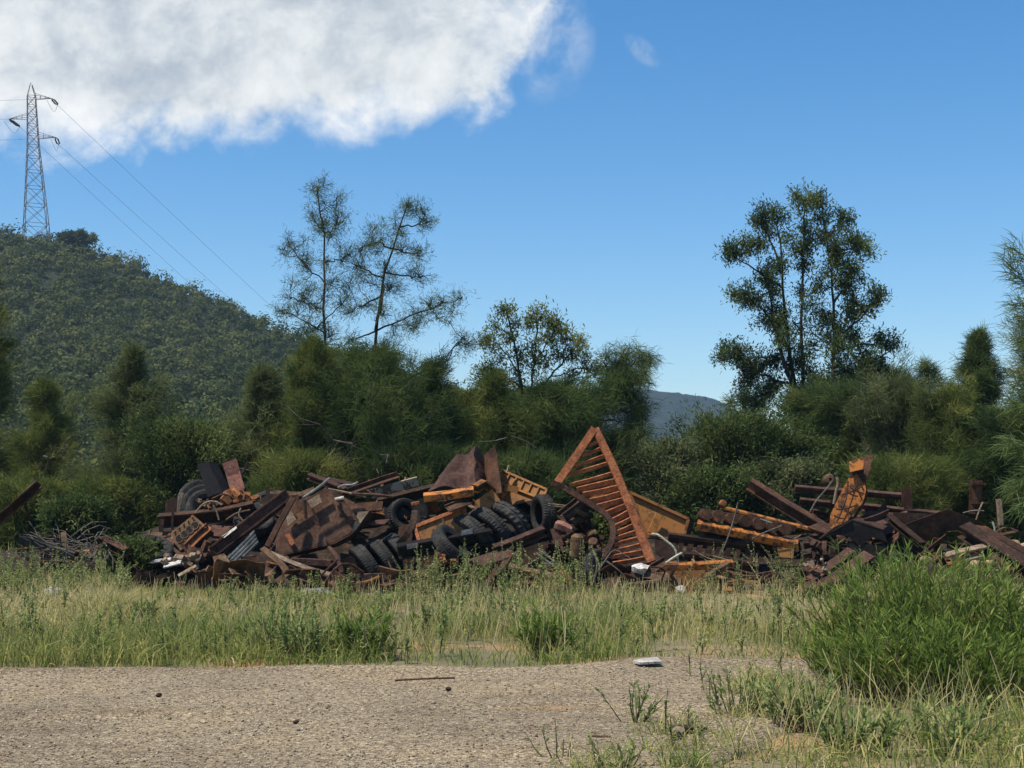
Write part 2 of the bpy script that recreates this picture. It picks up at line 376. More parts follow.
vr = mth('ADD', mth('POWER', mth('ABSOLUTE', mth('MULTIPLY', vu, 34)), 2.0), mth('POWER', mth('ABSOLUTE', mth('MULTIPLY', vv, 24)), 2.0))
veil = mth('MULTIPLY', mrange(vr, 0.0, 1.6, 0.9, 0.0), mrange(n_big, 0.38, 0.64, 0.0, 0.8))
dens = mth('MAXIMUM', mth('MAXIMUM', dens, veil), wisp, True)
n_off = wnoise(14, 9, 0.60, 0.25, (-.15, .17, 0)); f_off = wnoise(34, 9, 0.62, 0.4, (3 - .16, 1 + .18, 0))
relief_light = mth('ADD', mth('MULTIPLY', mth('SUBTRACT', n_big, n_off), 1.15), mth('MULTIPLY', mth('SUBTRACT', n_fin, f_off), 0.55))  # light and shade of the billows painted from offset noise
sh = mth('ADD', mth('MULTIPLY', mth('SUBTRACT', n_shade, 0.5), 1.5), mth('ADD', relief_light, mrange(cv, 0.24, 0.36, 0.80, 0.42, False)))
cr = ramp(N, [(0.0, (0.36, 0.42, 0.50)), (0.35, (0.55, 0.60, 0.65)), (0.65, (0.76, 0.79, 0.80)), (1.0, (0.92, 0.93, 0.93))]); L.new(sh, cr.inputs[0])
bgc = N.new('ShaderNodeBackground'); bgc.inputs['Strength'].default_value = 0.70; L.new(cr.outputs[0], bgc.inputs[0])
mxs = N.new('ShaderNodeMixShader'); L.new(dens, mxs.inputs[0]); L.new(bg.outputs[0], mxs.inputs[1]); L.new(bgc.outputs[0], mxs.inputs[2])
wo = N.new('ShaderNodeOutputWorld'); L.new(mxs.outputs[0], wo.inputs[0])
W.cycles.sampling_method = 'MANUAL'; W.cycles.sample_map_resolution = 512

sl = bpy.data.lights.new('sun', 'SUN'); sl.energy = 4.1; sl.angle = radians(2.0); sl.color = (1.0, 0.93, 0.80)
so = bpy.data.objects.new('sun', sl); COL.objects.link(so); so.location = (0, 0, 80)
from mathutils import Vector
so.rotation_euler = Vector((sx, sy, sz)).to_track_quat('Z', 'Y').to_euler()
vs_ = SC.view_settings; vs_.view_transform = 'Standard'; vs_.look = 'None'; vs_.gamma = 1; vs_.use_curve_mapping = False; vs_.exposure = 0.64
SC.cycles.max_bounces = 5; SC.cycles.diffuse_bounces = 3; SC.cycles.glossy_bounces = 2; SC.cycles.transmission_bounces = 3; SC.cycles.volume_bounces = 0
SC.cycles.use_adaptive_sampling = True; SC.cycles.adaptive_threshold = 0.01
SC.cycles.use_denoising = True

# ------------------------------------------------------------------ ground materials
def ground_mat():
    m, nt, N, L = newmat('soil_and_litter')
    tc = N.new('ShaderNodeTexCoord'); v = tc.outputs['Object']
    a = noise(N, L, v, 0.55, 8, 0.6); r = ramp(N, [(0.32, (0.12, 0.11, 0.055)), (0.5, (0.20, 0.165, 0.085)), (0.64, (0.35, 0.20, 0.09))]); L.new(a.outputs['Fac'], r.inputs[0])
    b = noise(N, L, v, 22, 6, 0.7); r2 = ramp(N, [(0.3, (0.55, 0.55, 0.55)), (0.65, (1.1, 1.1, 1.1))]); L.new(b.outputs['Fac'], r2.inputs[0])
    c = mixrgb(N, L, 1.0, r.outputs[0], r2.outputs[0], 'MULTIPLY')
    p = N.new('ShaderNodeBsdfPrincipled'); p.inputs['Roughness'].default_value = 0.95; L.new(c, p.inputs['Base Color'])
    bp = N.new('ShaderNodeBump'); bp.inputs['Strength'].default_value = 0.6; bp.inputs['Distance'].default_value = 0.03; L.new(b.outputs['Fac'], bp.inputs['Height']); L.new(bp.outputs[0], p.inputs['Normal'])
    o = N.new('ShaderNodeOutputMaterial'); L.new(p.outputs[0], o.inputs[0]); return m
def gravel_mat():
    m, nt, N, L = newmat('crushed_gravel')
    tc = N.new('ShaderNodeTexCoord'); v = tc.outputs['Object']
    vo = N.new('ShaderNodeTexVoronoi'); vo.inputs['Scale'].default_value = 55; L.new(v, vo.inputs['Vector'])
    rc = ramp(N, [(0.0, (0.085, 0.063, 0.038)), (0.35, (0.19, 0.145, 0.088)), (0.7, (0.28, 0.22, 0.138)), (1.0, (0.45, 0.375, 0.26))])
    sp = N.new('ShaderNodeSeparateColor'); L.new(vo.outputs['Color'], sp.inputs[0]); L.new(sp.outputs[0], rc.inputs[0])
    big = noise(N, L, v, 0.5, 7, 0.62); rb = ramp(N, [(0.3, (0.70, 0.66, 0.62)), (0.5, (0.98, 0.96, 0.93)), (0.72, (1.2, 1.12, 1.0))]); L.new(big.outputs['Fac'], rb.inputs[0])
    mp = N.new('ShaderNodeMapping'); mp.inputs['Scale'].default_value = (0.32, 1.3, 1); mp.inputs['Rotation'].default_value = (0, 0, -0.06); L.new(v, mp.inputs[0])
    st = noise(N, L, mp.outputs[0], 1.3, 5, 0.6); rs = ramp(N, [(0.34, (0.76, 0.73, 0.70)), (0.48, (1, 1, 1))]); L.new(st.outputs['Fac'], rs.inputs[0])
    fine = noise(N, L, v, 70, 5, 0.75); rf = ramp(N, [(0.3, (0.45, 0.45, 0.45)), (0.7, (1.4, 1.4, 1.4))]); L.new(fine.outputs['Fac'], rf.inputs[0])
    c = mixrgb(N, L, 1.0, rc.outputs[0], rb.outputs[0], 'MULTIPLY'); c = mixrgb(N, L, 1.0, c, rs.outputs[0], 'MULTIPLY'); c = mixrgb(N, L, 1.0, c, rf.outputs[0], 'MULTIPLY')
    p = N.new('ShaderNodeBsdfPrincipled'); p.inputs['Roughness'].default_value = 0.95; L.new(c, p.inputs['Base Color'])
    bp = N.new('ShaderNodeBump'); bp.inputs['Strength'].default_value = 0.8; bp.inputs['Distance'].default_value = 0.015; L.new(vo.outputs['Distance'], bp.inputs['Height']); L.new(bp.outputs[0], p.inputs['Normal'])
    o = N.new('ShaderNodeOutputMaterial'); L.new(p.outputs[0], o.inputs[0]); return m
M['ground'] = ground_mat(); M['gravel'] = gravel_mat()
M['mound'] = worn('dirt_fines_and_gap_shade', (0.018, 0.013, 0.010), (0.045, 0.032, 0.024), (0.11, 0.08, 0.055), 5, 0.95, None, 0.5, 1.0)  # dirt tone kept dark to stand in for shadows between the scrap
M['hillsoil'] = worn('hill_undergrowth', (0.022, 0.030, 0.018), (0.036, 0.047, 0.024), (0.055, 0.064, 0.032), 0.15, 0.95, None, 0.5, 0.2)
M['farhill'] = worn('far_forest', (0.010, 0.018, 0.012), (0.020, 0.031, 0.018), (0.038, 0.050, 0.026), 0.03, 0.95, None, 0.5, 0.3)
M['pebble'] = leafy('gravel_stones', [(0, (0.08, 0.06, 0.04)), (0.4, (0.20, 0.152, 0.096)), (0.8, (0.34, 0.275, 0.185)), (1, (0.50, 0.43, 0.32))], 0.0)

def sheet(name, xs, ys, zfn, mat, smooth=True):
    X, Y = np.meshgrid(xs, ys); Z = zfn(X, Y); w, h = len(xs), len(ys)
    V = np.stack([X, Y, Z], -1).reshape(-1, 3); i = np.arange((h - 1) * (w - 1)); a = (i // (w - 1)) * w + i % (w - 1)
    Q = np.stack([a, a + 1, a + 1 + w, a + w], 1); o = np_mesh(name, V, Q, mat)
    if smooth: o.data.polygons.foreach_set('use_smooth', np.ones(len(Q), bool))
    o['kind'] = 'structure'; return o
def sm(x, a, b): t = np.clip((x - a) / (b - a), 0, 1); return t * t * (3 - 2 * t)
xs = np.concatenate([[-4000, -1500, -500, -150, -60], np.linspace(-30, 30, 121), [60, 150, 500, 1500, 4000]])
ys = np.concatenate([[-300, -60, -10], np.linspace(0, 40, 101), [60, 100, 200, 500, 1500, 6000]])
GZ = lambda X, Y: 0.035 * fbm(X * .9, Y * .9, 3, 3) * sm(Y, 6, 9) * (1 - sm(Y, 36, 44)) * (1 - sm(np.abs(X), 20, 29)) + 0.06 * np.exp(-((Y - 15.2) / .5) ** 2) * sm(X, 0.3, 1.2) * (1 - sm(X, 2.6, 3.4))
sheet('ground', xs, ys, lambda X, Y: GZ(X, Y) - 0.03, 'ground')
def gravel_edge(X): return 14.25 + 0.12 * fbm(X * 1.3, X * 0 + 2, 5, 3) + 0.75 * sm(X, 0.2, 1.6)
def gravel_right(Y): return 1.35 + 0.42 * (Y - 9) + 0.3 * fbm(Y * 1.7, Y * 0, 8, 3)
def gravel_z(X, Y):
    e = np.minimum(gravel_edge(X) - Y, (gravel_right(Y) - X) * .8)
    z = 0.02 + 0.018 * fbm(X * 1.1, Y * 1.1, 4, 3) + 0.006 * fbm(X * 6, Y * 6, 9, 2)
    z = z - 0.05 * np.exp(-((Y - 11.6 - 0.10 * X + .0) / 0.10) ** 2) * .45       # wheel rut
    z = z + 0.03 * np.exp(-((Y - gravel_edge(X) + .25) / .2) ** 2)                # small windrow at the edge
    return np.where(e > 0, z + GZ(X, Y) * .5, -0.25 * np.clip(-e * 6, 0, 1) + z * 0 + 0.01 * (e > -.05)) 
sheet('gravel_yard', np.linspace(-14, 6, 301), np.linspace(-3, 15.6, 261), gravel_z, 'gravel')
# loose stones on the yard
rng = np.random.default_rng(3)
n = 26000
Yp = 8.3 + rng.random(n) ** 1.2 * 6.8; Xp = (rng.random(n) - .5) * 2 * (Yp * .37 + .2)
ok = (Yp < gravel_edge(Xp) + .05) & (Xp < gravel_right(Yp) + .8 * rng.random(n)); Xp, Yp = Xp[ok], Yp[ok]; n = len(Xp)
rad = 0.0045 + 0.009 * rng.random(n) ** 3 + (rng.random(n) < .008) * rng.random(n) * .012
base = np.array([[1, 0, 0], [0, 1, 0], [-1, 0, 0], [0, -1, 0], [0, 0, .7], [0, 0, -.5]], float)
V = base[None] * rad[:, None, None] * rng.uniform(.6, 1.3, (n, 6, 1)) * rng.uniform(.7, 1.2, (n, 1, 3)); an = rng.uniform(0, 6.3, n)
V = np.stack([V[..., 0] * np.cos(an)[:, None] - V[..., 1] * np.sin(an)[:, None], V[..., 0] * np.sin(an)[:, None] + V[..., 1] * np.cos(an)[:, None], V[..., 2]], -1)
V += np.stack([Xp, Yp, np.maximum(gravel_z(Xp, Yp), GZ(Xp, Yp) - .03) + rad * .25], -1)[:, None]
T6 = np.array([[0, 1, 4], [1, 2, 4], [2, 3, 4], [3, 0, 4], [1, 0, 5], [2, 1, 5], [3, 2, 5], [0, 3, 5]])
Q = (np.arange(n)[:, None, None] * 6 + T6).reshape(-1, 3)
o = np_mesh('gravel', V.reshape(-1, 3), Q, 'pebble', np.repeat(rng.random(n), 6)); o['kind'] = 'stuff'

# dirt heap under the scrap, its dark colour standing in for gap shadows
MXK = [GX(a, 29.3) for a in (-120, 0, 60, 120, 170, 230, 300, 380, 450, 520, 560, 620, 680, 740, 800, 870, 930, 1000, 1100)]
MHK = [0.55, 0.6, 0.6, 0.75, 1.2, 1.45, 1.45, 1.4, 1.3, 1.1, .85, .7, .8, .9, .95, .95, .8, .65, .5]
def mound_z(X, Y):
    h = np.interp(X, MXK, MHK); s = sm(Y, 26.6, 29.2) * (1 - sm(Y, 30.2, 33.5))
    return h * s * (1 + .12 * fbm(X * 1.8, Y * 1.8, 12, 3)) - 0.02 + .06 * fbm(X * 5, Y * 5, 13, 3) * s - 0.25 * (1 - sm(Y, 26.3, 27)) - .25 * sm(Y, 33, 34)
sheet('earth_mound', np.linspace(-13.5, 13.5, 271), np.linspace(26.2, 34, 79), mound_z, 'mound', False)

# wooded hill, far mountain
RK = [(-260, 300), (-160, 225), (-60, 220), (0, 237), (36, 245), (70, 249), (100, 259), (150, 279), (200, 299), (250, 321), (300, 344), (350, 361), (420, 384), (480, 404), (560, 430), (650, 458), (760, 482), (860, 497)]
YR = 290.0
RX = [(a - 512) / F * YR for a, b in RK]; RZ = [(500 - b) / F * YR + EYE for a, b in RK]
def hill_z(X, Y):
    R = np.interp(X, RX, RZ); s = np.clip((Y - 112) / (YR - 112), 0, 1) ** 1.08; b = 1 - 0.8 * sm(Y, YR, 470)
    sp = 1.6 * fbm(X * .045, Y * .045, 21, 3) * sm(Y, 120, 160) * (1 - .75 * sm(Y, 250, 285))
    return R * np.where(Y < YR, s, b) + sp - 1.2 * (1 - sm(Y, 108, 125)) - 2.5 * sm(Y, 440, 470) - np.where(X > 55, .03 * (X - 55), 0)
sheet('wooded_hill', np.linspace(-175, 75, 101), np.linspace(108, 470, 121), hill_z, 'hillsoil')
MK = [(100, 470), (250, 425), (400, 399), (480, 393), (540, 385), (600, 390), (650, 391), (700, 396), (724, 403), (752, 426), (820, 460), (900, 482), (1000, 496), (1100, 500)]
YM = 1200.0
MX = [(a - 512) / F * YM for a, b in MK]; MZ = [(500 - b) / F * YM + EYE for a, b in MK]
rg = np.random.default_rng(4)
def mtn_z(X, Y):
    s = np.clip((Y - 700) / (YM - 700), 0, 1) ** 1.15; b = 1 - sm(Y, YM, 1700)
    return np.interp(X, MX, MZ) * np.where(Y < YM, s, b) + 3.5 * fbm(X * .02, Y * .02, 31, 4) * s * (1 - .6 * sm(Y, 1100, 1190)) + rg.uniform(-1.5, 1.5, X.shape) * s - 3 * (1 - s)
sheet('far_mountain', np.linspace(-345, 490, 260), np.linspace(700, 1700, 190), mtn_z, 'farhill', False)

# scrub forest on the hill: one mass nobody could count
rng = np.random.default_rng(5)
def clump_leaves(c, r, n, size, tint, rng, flat=.8):
    """leaf quads scattered through the outer part of many crowns; c (k,3), r (k,)"""
    k = len(c); d = unit(rng.normal(size=(k, n, 3)) + np.array([0, 0, .35])); rr = (rng.random((k, n, 1)) ** .35)
    lob = 1 + .28 * np.sin(d[..., :1] * 5 + rng.uniform(0, 6, (k, 1, 1))) * np.cos(d[..., 1:2] * 4 + rng.uniform(0, 6, (k, 1, 1)))
    p = c[:, None] + d * r[:, None, None] * rr * lob * np.array([1, 1, flat]); dd = unit(d * .7 + rng.normal(size=d.shape) * .8)
    t = np.clip(tint[:, None] + rng.normal(0, .06, (k, n)), 0, 1)
    s = (size * rng.uniform(.6, 1.4, k * n))[:, None]; nn = unit(d + rng.normal(size=d.shape) * .26).reshape(-1, 3); t1 = unit(np.cross(nn, rng.normal(size=nn.shape))); t2 = np.cross(nn, t1); q = p.reshape(-1, 3)
    V = np.stack([q - t1 * s * .5, q - t2 * s * .32, q + t1 * s * .5, q + t2 * s * .32], 1).reshape(-1, 3)
    return V, np.arange(4 * k * n).reshape(-1, 4), np.repeat(t.ravel(), 4)
cx, cy = [], []
for Yv in np.arange(114, 300, 2.4):
    x0, x1 = -.52 * Yv - 14, min(60, .14 * Yv + 6); m = int((x1 - x0) / 2.9)
    cx.append(x0 + (np.arange(m) + rng.random(m)) * 2.9); cy.append(Yv + rng.uniform(-1, 1, m))
cx, cy = np.concatenate(cx), np.concatenate(cy)
cr_ = .95 + rng.random(len(cx)) ** 3 * 2.2
C = np.stack([cx, cy, hill_z(cx, cy) + cr_ * .55], -1)
o = Leaves().add(clump_leaves(C, cr_, 120, .50, np.clip(.45 + .28 * fbm(cx * .08, cy * .08, 41, 3) + rng.normal(0, .24, len(cx)), 0, 1), rng)).build('hill_scrub', 'scrub'); o['kind'] = 'stuff'
# belt of woodland behind the trees
cx = rng.uniform(-34, 40, 520); cy = rng.uniform(66, 98, 520); cz = rng.random(520) ** .7 * (3.0 + 1.0 * fbm(cx * .12, cx * 0, 51, 3) + 1.6 * sm(cx, 14, 18) - 2.2 * sm(cx, 4, 6) * (1 - sm(cx, 12, 14))); cr_ = rng.uniform(.8, 1.7, 520)
o = Leaves().add(clump_leaves(np.stack([cx, cy, cz + .3], -1), cr_, 150, .36, rng.uniform(.1, .8, 520), rng)).build('distant_woodland', 'scrub'); o['kind'] = 'stuff'
# ------------------------------------------------------------------ trees
def smooth_path(pts, n=10, wob=0.0, rng=None):
    pts = np.asarray(pts, float); t = np.concatenate([[0], np.cumsum(np.linalg.norm(np.diff(pts, axis=0), axis=1))]); q = np.linspace(0, t[-1], n)
    o = np.stack([np.interp(q, t, pts[:, k]) for k in range(3)], -1)
    for _ in range(2): o[1:-1] = (o[:-2] + 2 * o[1:-1] + o[2:]) / 4
    if wob and rng is not None: o[1:-1] += rng.normal(0, wob, o[1:-1].shape)
    return o
def traced_tree(name, label, trunk, limbs, clumps, Y, mat, seed, bark='bark', r0=.11, tuft=22, tl=.14, tw=.010, nd=12, droop=.12, depth=1.0, spread=1.5, extra=None, leaf=False, more=.8):
    """trunk/limbs: lists of photo-pixel paths at depth Y; clumps: (px, py, radius px) foliage masses; each gets its own depth"""
    rng = np.random.default_rng(seed); base = P(*trunk[0][0], Y).copy(); base[2] = min(base[2], 0) if trunk[0][0][1] > 480 else 0
    org = np.array([base[0], base[1], 0]); wood = G(); lv = Leaves(); paths = []; k = Y / F
    for j, tr in enumerate(trunk):
        pp = [P(x, y, Y + (0 if q == 0 else rng.normal(0, .12 + .2 * (j > 0)) * depth)) for q, (x, y) in enumerate(tr)]
        if j == 0: pp = [np.array([pp[0][0], pp[0][1], -.05])] + ([pp[0]] if pp[0][2] > .3 else []) + pp[1:]
        s = smooth_path(pp, 16, .02, rng); ra = np.linspace(r0 if j == 0 else r0 * .62, .018, len(s)); wood.tube(s, ra, 7); paths.append(s)
    for li in limbs:
        dz = rng.uniform(-.9, .9) * depth; pp = [P(x, y, Y + dz * (q / (len(li) - 1))) for q, (x, y) in enumerate(li)]
        allp = np.concatenate(paths); a = allp[np.argmin(np.linalg.norm(allp - pp[0], axis=1))]; pp[0] = a
        s = smooth_path(pp, 10, .025, rng); wood.tube(s, np.linspace(r0 * .36, .012, len(s)), 5); paths.append(s)
    allp = np.concatenate(paths)
    clumps = list(clumps) + [(x + rng.normal(0, 8), y + rng.normal(0, 7), r * rng.uniform(.55, .9)) for (x, y, r) in clumps if rng.random() < more]
    for (cx, cy, cr) in clumps:
        R = cr * k * spread; c0 = P(cx, cy, Y); q = allp.copy(); dist = np.linalg.norm((q - c0) * np.array([1, .25, 1]), axis=1) + .8 * np.maximum(q[:, 2] - c0[2], 0)
        a = allp[np.argmin(dist)]; c = P(cx, cy, a[1] + rng.uniform(-.5, .5) * depth)
        s = smooth_path([a, a * .5 + c * .5 + np.array([0, 0, -.05]) + rng.normal(0, .05, 3), c], 6, .015, rng); wood.tube(s, np.linspace(.013, .006, 6), 4)
        nt_ = max(3, int(tuft * (cr / 9) ** 1.6)); d = unit(rng.normal(size=(nt_, 3)) + np.array([0, 0, .25])); e = c + d * R * rng.uniform(.35, 1.0, (nt_, 1))
        for p in e[: max(3, nt_ * 2 // 3)]:
            st = s[rng.integers(3, 6)]; wood.tube([st, st * .5 + p * .5 + np.array([0, 0, .03]), p], [.006, .005, .003], 3)
        t = np.clip(rng.normal(.45, .22) + rng.normal(0, .12, nt_), 0, 1)
        # needles run along the last part of each twig and beyond it
        m = nd; cd = nrm(nrm(c - a) + np.array([0, 0, .35])); tdir = unit(unit(e - c) * .55 + cd * .6); L_ = R * .75
        pos = np.repeat(e, m, 0) - np.repeat(tdir, m, 0) * rng.random((nt_ * m, 1)) * L_ + rng.normal(size=(nt_ * m, 3)) * .075
        di = unit(np.repeat(tdir, m, 0) * .75 + rng.normal(size=(nt_ * m, 3)) * (.62 if not leaf else .9) + np.array([0, 0, .1 - droop]))
        lv.add(blades(pos, di, tl * rng.uniform(.5, 1.3, nt_ * m), tw, np.repeat(t, m), rng, .3) if not leaf else leafshape(pos + rng.normal(size=pos.shape) * .05, di, tl * rng.uniform(.6, 1.3, nt_ * m), tw, np.clip(np.repeat(t, m) + rng.normal(0, .12, nt_ * m), 0, 1), rng, .2))
    if extra: extra(wood, lv, org, rng)
    e = bpy.data.objects.new(name, None); COL.objects.link(e); e.location = org; tag(e, label, 'tree')
    wood.smooth = True
    mesh_obj('trunk', wood, bark, e, org); lv.build('crown', mat, e, org)
    return e
def full_tree(name, label, px, ytop, wpx, Y, mat, seed, ybase=.0, shape='cone', dens=1.0, tl=.24, tw=.013, nd=17, droop=.4, up=.8, bark='bark', lean=0.0, dead=0, group=None, cat='tree', zb=0.0):
    """whole tree: trunk, whorled branches, drooping tufts; shape = width along the height"""
    rng = np.random.default_rng(seed); top = P(px, ytop, Y); H = top[2] - zb; R = wpx / 2 * Y / F; org = np.array([top[0] - lean, Y, zb]); wood = G(); lv = Leaves()
    prof = {'cone': lambda t: (1 - t) ** .75 * (.75 + .25 * np.sin(t * 14 + seed)), 'round': lambda t: np.sqrt(np.clip(1 - (2 * t - .95) ** 2 * .95, .03, 1)), 'column': lambda t: np.clip(1 - t ** 4, .1, 1) * (.8 + .2 * np.sin(t * 11 + seed)), 'open': lambda t: np.clip(.72 + .28 * np.sin(t * 9 + seed) + .1 * (1 - t), .2, 1.1) * np.clip(1.1 - t ** 4, .15, 1)}[shape]
    tr = smooth_path([org + (0, 0, -.05), org + (lean * .25, 0, H * .35), org + (lean * .7, 0, H * .7), org + (lean, 0, H * .97)], 12, .03, rng); wood.tube(tr, np.linspace(.035 + H * .014, .012, 12), 7)
    nb = int((26 + H * 7) * dens); b0 = ybase
    for i in range(nb):
        t = b0 + (1 - b0) * ((i + rng.random()) / nb) ** .9; t = min(t, .985); q = tr[0] * 0 + np.array([np.interp(t * H + zb, tr[:, 2], tr[:, c]) for c in range(3)])
        r = R * float(prof((t - b0) / (1 - b0 + 1e-6))) * rng.uniform(.4, 1.2); az = i * 2.4 + rng.normal(0, .5)
        dr = np.array([cos(az), sin(az), up * rng.uniform(.5, 1.9)]); e = q + dr * r + np.array([0, 0, -.08 * r * r * .3]); e[2] = min(e[2], zb + H * rng.uniform(.93, 1.03)); mid = q * .5 + e * .5 + np.array([0, 0, .06 * r])
        wood.tube([q, mid, e], [.012 + .012 * r, .012 + .004 * r, .005], 4)
        nt_ = max(4, int(r * 17 * dens + 6)); u = .15 + .85 * rng.random(nt_) ** .7; sp = (q + (mid - q) * 2 * u[:, None]) * (u < .5)[:, None] + (mid + (e - mid) * (2 * u - 1)[:, None]) * (u >= .5)[:, None]
        sp = sp + rng.normal(size=(nt_, 3)) * (.06 + .07 * r)
        tn = np.clip(.45 + .27 * rng.normal() + rng.normal(0, .13, nt_), 0, 1); m = nd
        pos = np.repeat(sp, m, 0) + rng.normal(size=(nt_ * m, 3)) * (.06 + .03 * r)
        di = unit(np.repeat(unit(dr)[None], nt_ * m, 0) * .9 + rng.normal(size=(nt_ * m, 3)) * .42 + np.array([0, 0, -droop]))
        if mat in ('broad', 'greyleaf'): lv.add(leafshape(pos + rng.normal(size=pos.shape) * .06, di, tl * .5 * rng.uniform(.6, 1.3, nt_ * m), tw * 2.4, np.clip(np.repeat(tn, m) + rng.normal(0, .1, nt_ * m), 0, 1), rng))
        else: lv.add(blades(pos, di, tl * rng.uniform(.6, 1.3, nt_ * m), tw, np.repeat(tn, m), rng, 0, .5))
    dws = []
    for _ in range(dead * 3):
        dw = G(); dws.append(dw)
        t = rng.uniform(.12, .62); a = rng.uniform(-1.1, 1.1); q = np.array([org[0] + a * R * .3, org[1] - R * .55, t * H + zb]); p = [q]; d = nrm([a, -.6, .35])
        for _k in range(4): p.append(p[-1] + nrm(d + rng.normal(0, .35, 3)) * R * .32)
        dw.tube(p, np.linspace(.022, .007, 5), 4); dw.tube([p[2], p[2] + nrm(d + rng.normal(0, .6, 3)) * R * .35], [.011, .004], 3); dw.tube([p[3], p[3] + nrm(d + rng.normal(0, .7, 3)) * R * .3], [.009, .004], 3)
    e = bpy.data.objects.new(name, None); COL.objects.link(e); e.location = org; tag(e, label, cat, group)
    for dw in dws: mesh_obj('dead_limb', dw, 'deadwood', e, org)
    wood.smooth = True; mesh_obj('trunk' if cat == 'tree' else 'stem', wood, bark, e, org); lv.build('crown' if cat == 'tree' else 'foliage', mat, e, org)
    return e

# the four trees standing clear against the sky, traced limb by limb
traced_tree('casuarina_tree', 'slender feathery casuarina with one straight stem, near the leaning forked one', [[(330, 500), (325, 352), (323.6, 291), (323.6, 251), (322, 206), (317, 186)]],
    [[(323, 285), (305, 265), (290, 246)], [(323, 268), (335, 262), (347, 256)], [(324, 310), (305, 302), (290, 297)], [(324, 246), (333, 232), (338, 218)], [(323, 232), (315, 222), (312, 212)], [(325, 330), (300, 318), (280, 310)], [(324, 320), (336, 309), (344, 302)]],
    [(317, 192, 8), (324, 200, 7), (337, 203, 8), (313, 214, 9), (337, 222, 10), (331, 237, 9), (290, 243, 8), (282, 253, 6), (307, 255, 8), (303, 267, 8), (292, 282, 7), (325, 296, 10), (305, 291, 8), (343, 261, 8), (350, 255, 7), (288, 299, 6), (317, 309, 9), (341, 303, 9), (280, 311, 6), (326, 262, 7), (298, 312, 7), (322, 326, 8), (335, 335, 9), (306, 335, 9), (325, 224, 7), (333, 285, 8)],
    38, 'needle_dark', 101, r0=.06, spread=2.0, more=1.0)
traced_tree('casuarina_tree', 'casuarina leaning over with long bare side limbs and sparse tufts', [[(366, 500), (373, 364), (375, 331), (381, 287), (391, 255), (401, 230), (407.5, 205)], [(376, 331), (382, 300), (384, 275)]],
    [[(375, 333), (395, 322), (425, 311), (462, 297)], [(376, 335), (357, 338), (338, 346)], [(380, 384), (412, 377), (438, 366), (463, 338)], [(383, 280), (362, 268), (350, 262)], [(391, 255), (408, 254), (422, 250)], [(401, 230), (413, 226), (426, 220)], [(394, 248), (378, 242), (360, 248)], [(379, 300), (362, 305), (350, 312)], [(387, 268), (405, 275), (424, 276)], [(425, 372), (445, 362), (458, 345)]],
    [(407, 202, 8), (414, 210, 6), (422, 212, 8), (427, 223, 7), (395, 222, 8), (381, 239, 9), (371, 244, 7), (361, 251, 9), (420, 251, 9), (399, 251, 8), (423, 276, 8), (411, 272, 7), (393, 287, 9), (361, 267, 9), (349, 283, 8), (369, 307, 9), (353, 311, 8), (414, 309, 8), (428, 304, 8), (442, 303, 9), (458, 298, 8), (438, 319, 7), (418, 328, 9), (389, 344, 8), (459, 344, 9), (446, 360, 9), (464, 336, 6), (434, 368, 8), (410, 360, 7), (385, 262, 8), (375, 225, 6), (400, 325, 8), (353, 338, 8), (372, 284, 8), (384, 316, 7), (404, 234, 6)],
    37.5, 'needle_dark', 102, r0=.075, spread=2.0, more=1.0)
traced_tree('gum_tree', 'airy rounded tree with three thin stems behind the crumpled hood', [[(528, 500), (522, 383), (518, 364), (513, 339), (506, 309)], [(526, 410), (532, 380), (536, 345), (537, 312)], [(528, 420), (546, 380), (565, 361), (579, 342)]],
    [[(519, 368), (505, 350), (490, 340)], [(534, 360), (546, 345), (556, 326)], [(548, 378), (566, 374), (586, 364)], [(516, 345), (508, 332), (496, 326)], [(524, 385), (505, 375), (490, 368)], [(560, 365), (565, 350), (566, 338)]],
    [(509, 311, 9), (495, 325, 9), (487, 339, 9), (491, 350, 8), (516, 323, 9), (535, 314, 10), (544, 318, 9), (526, 325, 9), (554, 326, 10), (548, 337, 11), (565, 338, 10), (578, 342, 8), (571, 352, 9), (584, 357, 8), (586, 368, 8), (532, 347, 11), (522, 354, 10), (532, 367, 10), (491, 369, 9), (503, 373, 8), (482, 369, 6), (573, 374, 9), (473, 383, 8), (510, 338, 8), (558, 352, 8), (500, 358, 7), (515, 382, 9), (545, 365, 8), (488, 384, 9)],
    38.5, 'needle', 103, r0=.06, tuft=26, tl=.11, tw=.034, nd=8, droop=.0, leaf=True)
traced_tree('casuarina_tree', 'drooping casuarina with a dense shaggy head, behind the slatted frame', [[(560, 500), (578, 455), (600, 418), (606, 399), (614, 372), (625, 350)]],
    [[(610, 385), (625, 372), (642, 352)], [(606, 399), (625, 385), (642, 375)], [(612, 375), (604, 364), (606, 352)], [(595, 425), (620, 420), (640, 425)]],
    [(609, 356, 8), (625, 356, 11), (619, 366, 13), (614, 378, 13), (628, 375, 13), (641, 353, 8), (648, 361, 8), (641, 372, 9), (639, 384, 10), (606, 381, 9), (600, 366, 6), (620, 390, 12), (600, 395, 11), (632, 398, 12), (588, 410, 13), (612, 408, 14), (640, 412, 13), (630, 425, 15), (600, 430, 17), (615, 445, 18), (640, 440, 14), (592, 450, 16), (630, 460, 16)],
    38, 'needle_dark', 104, r0=.07, tuft=22, tl=.28, nd=16, droop=.7)
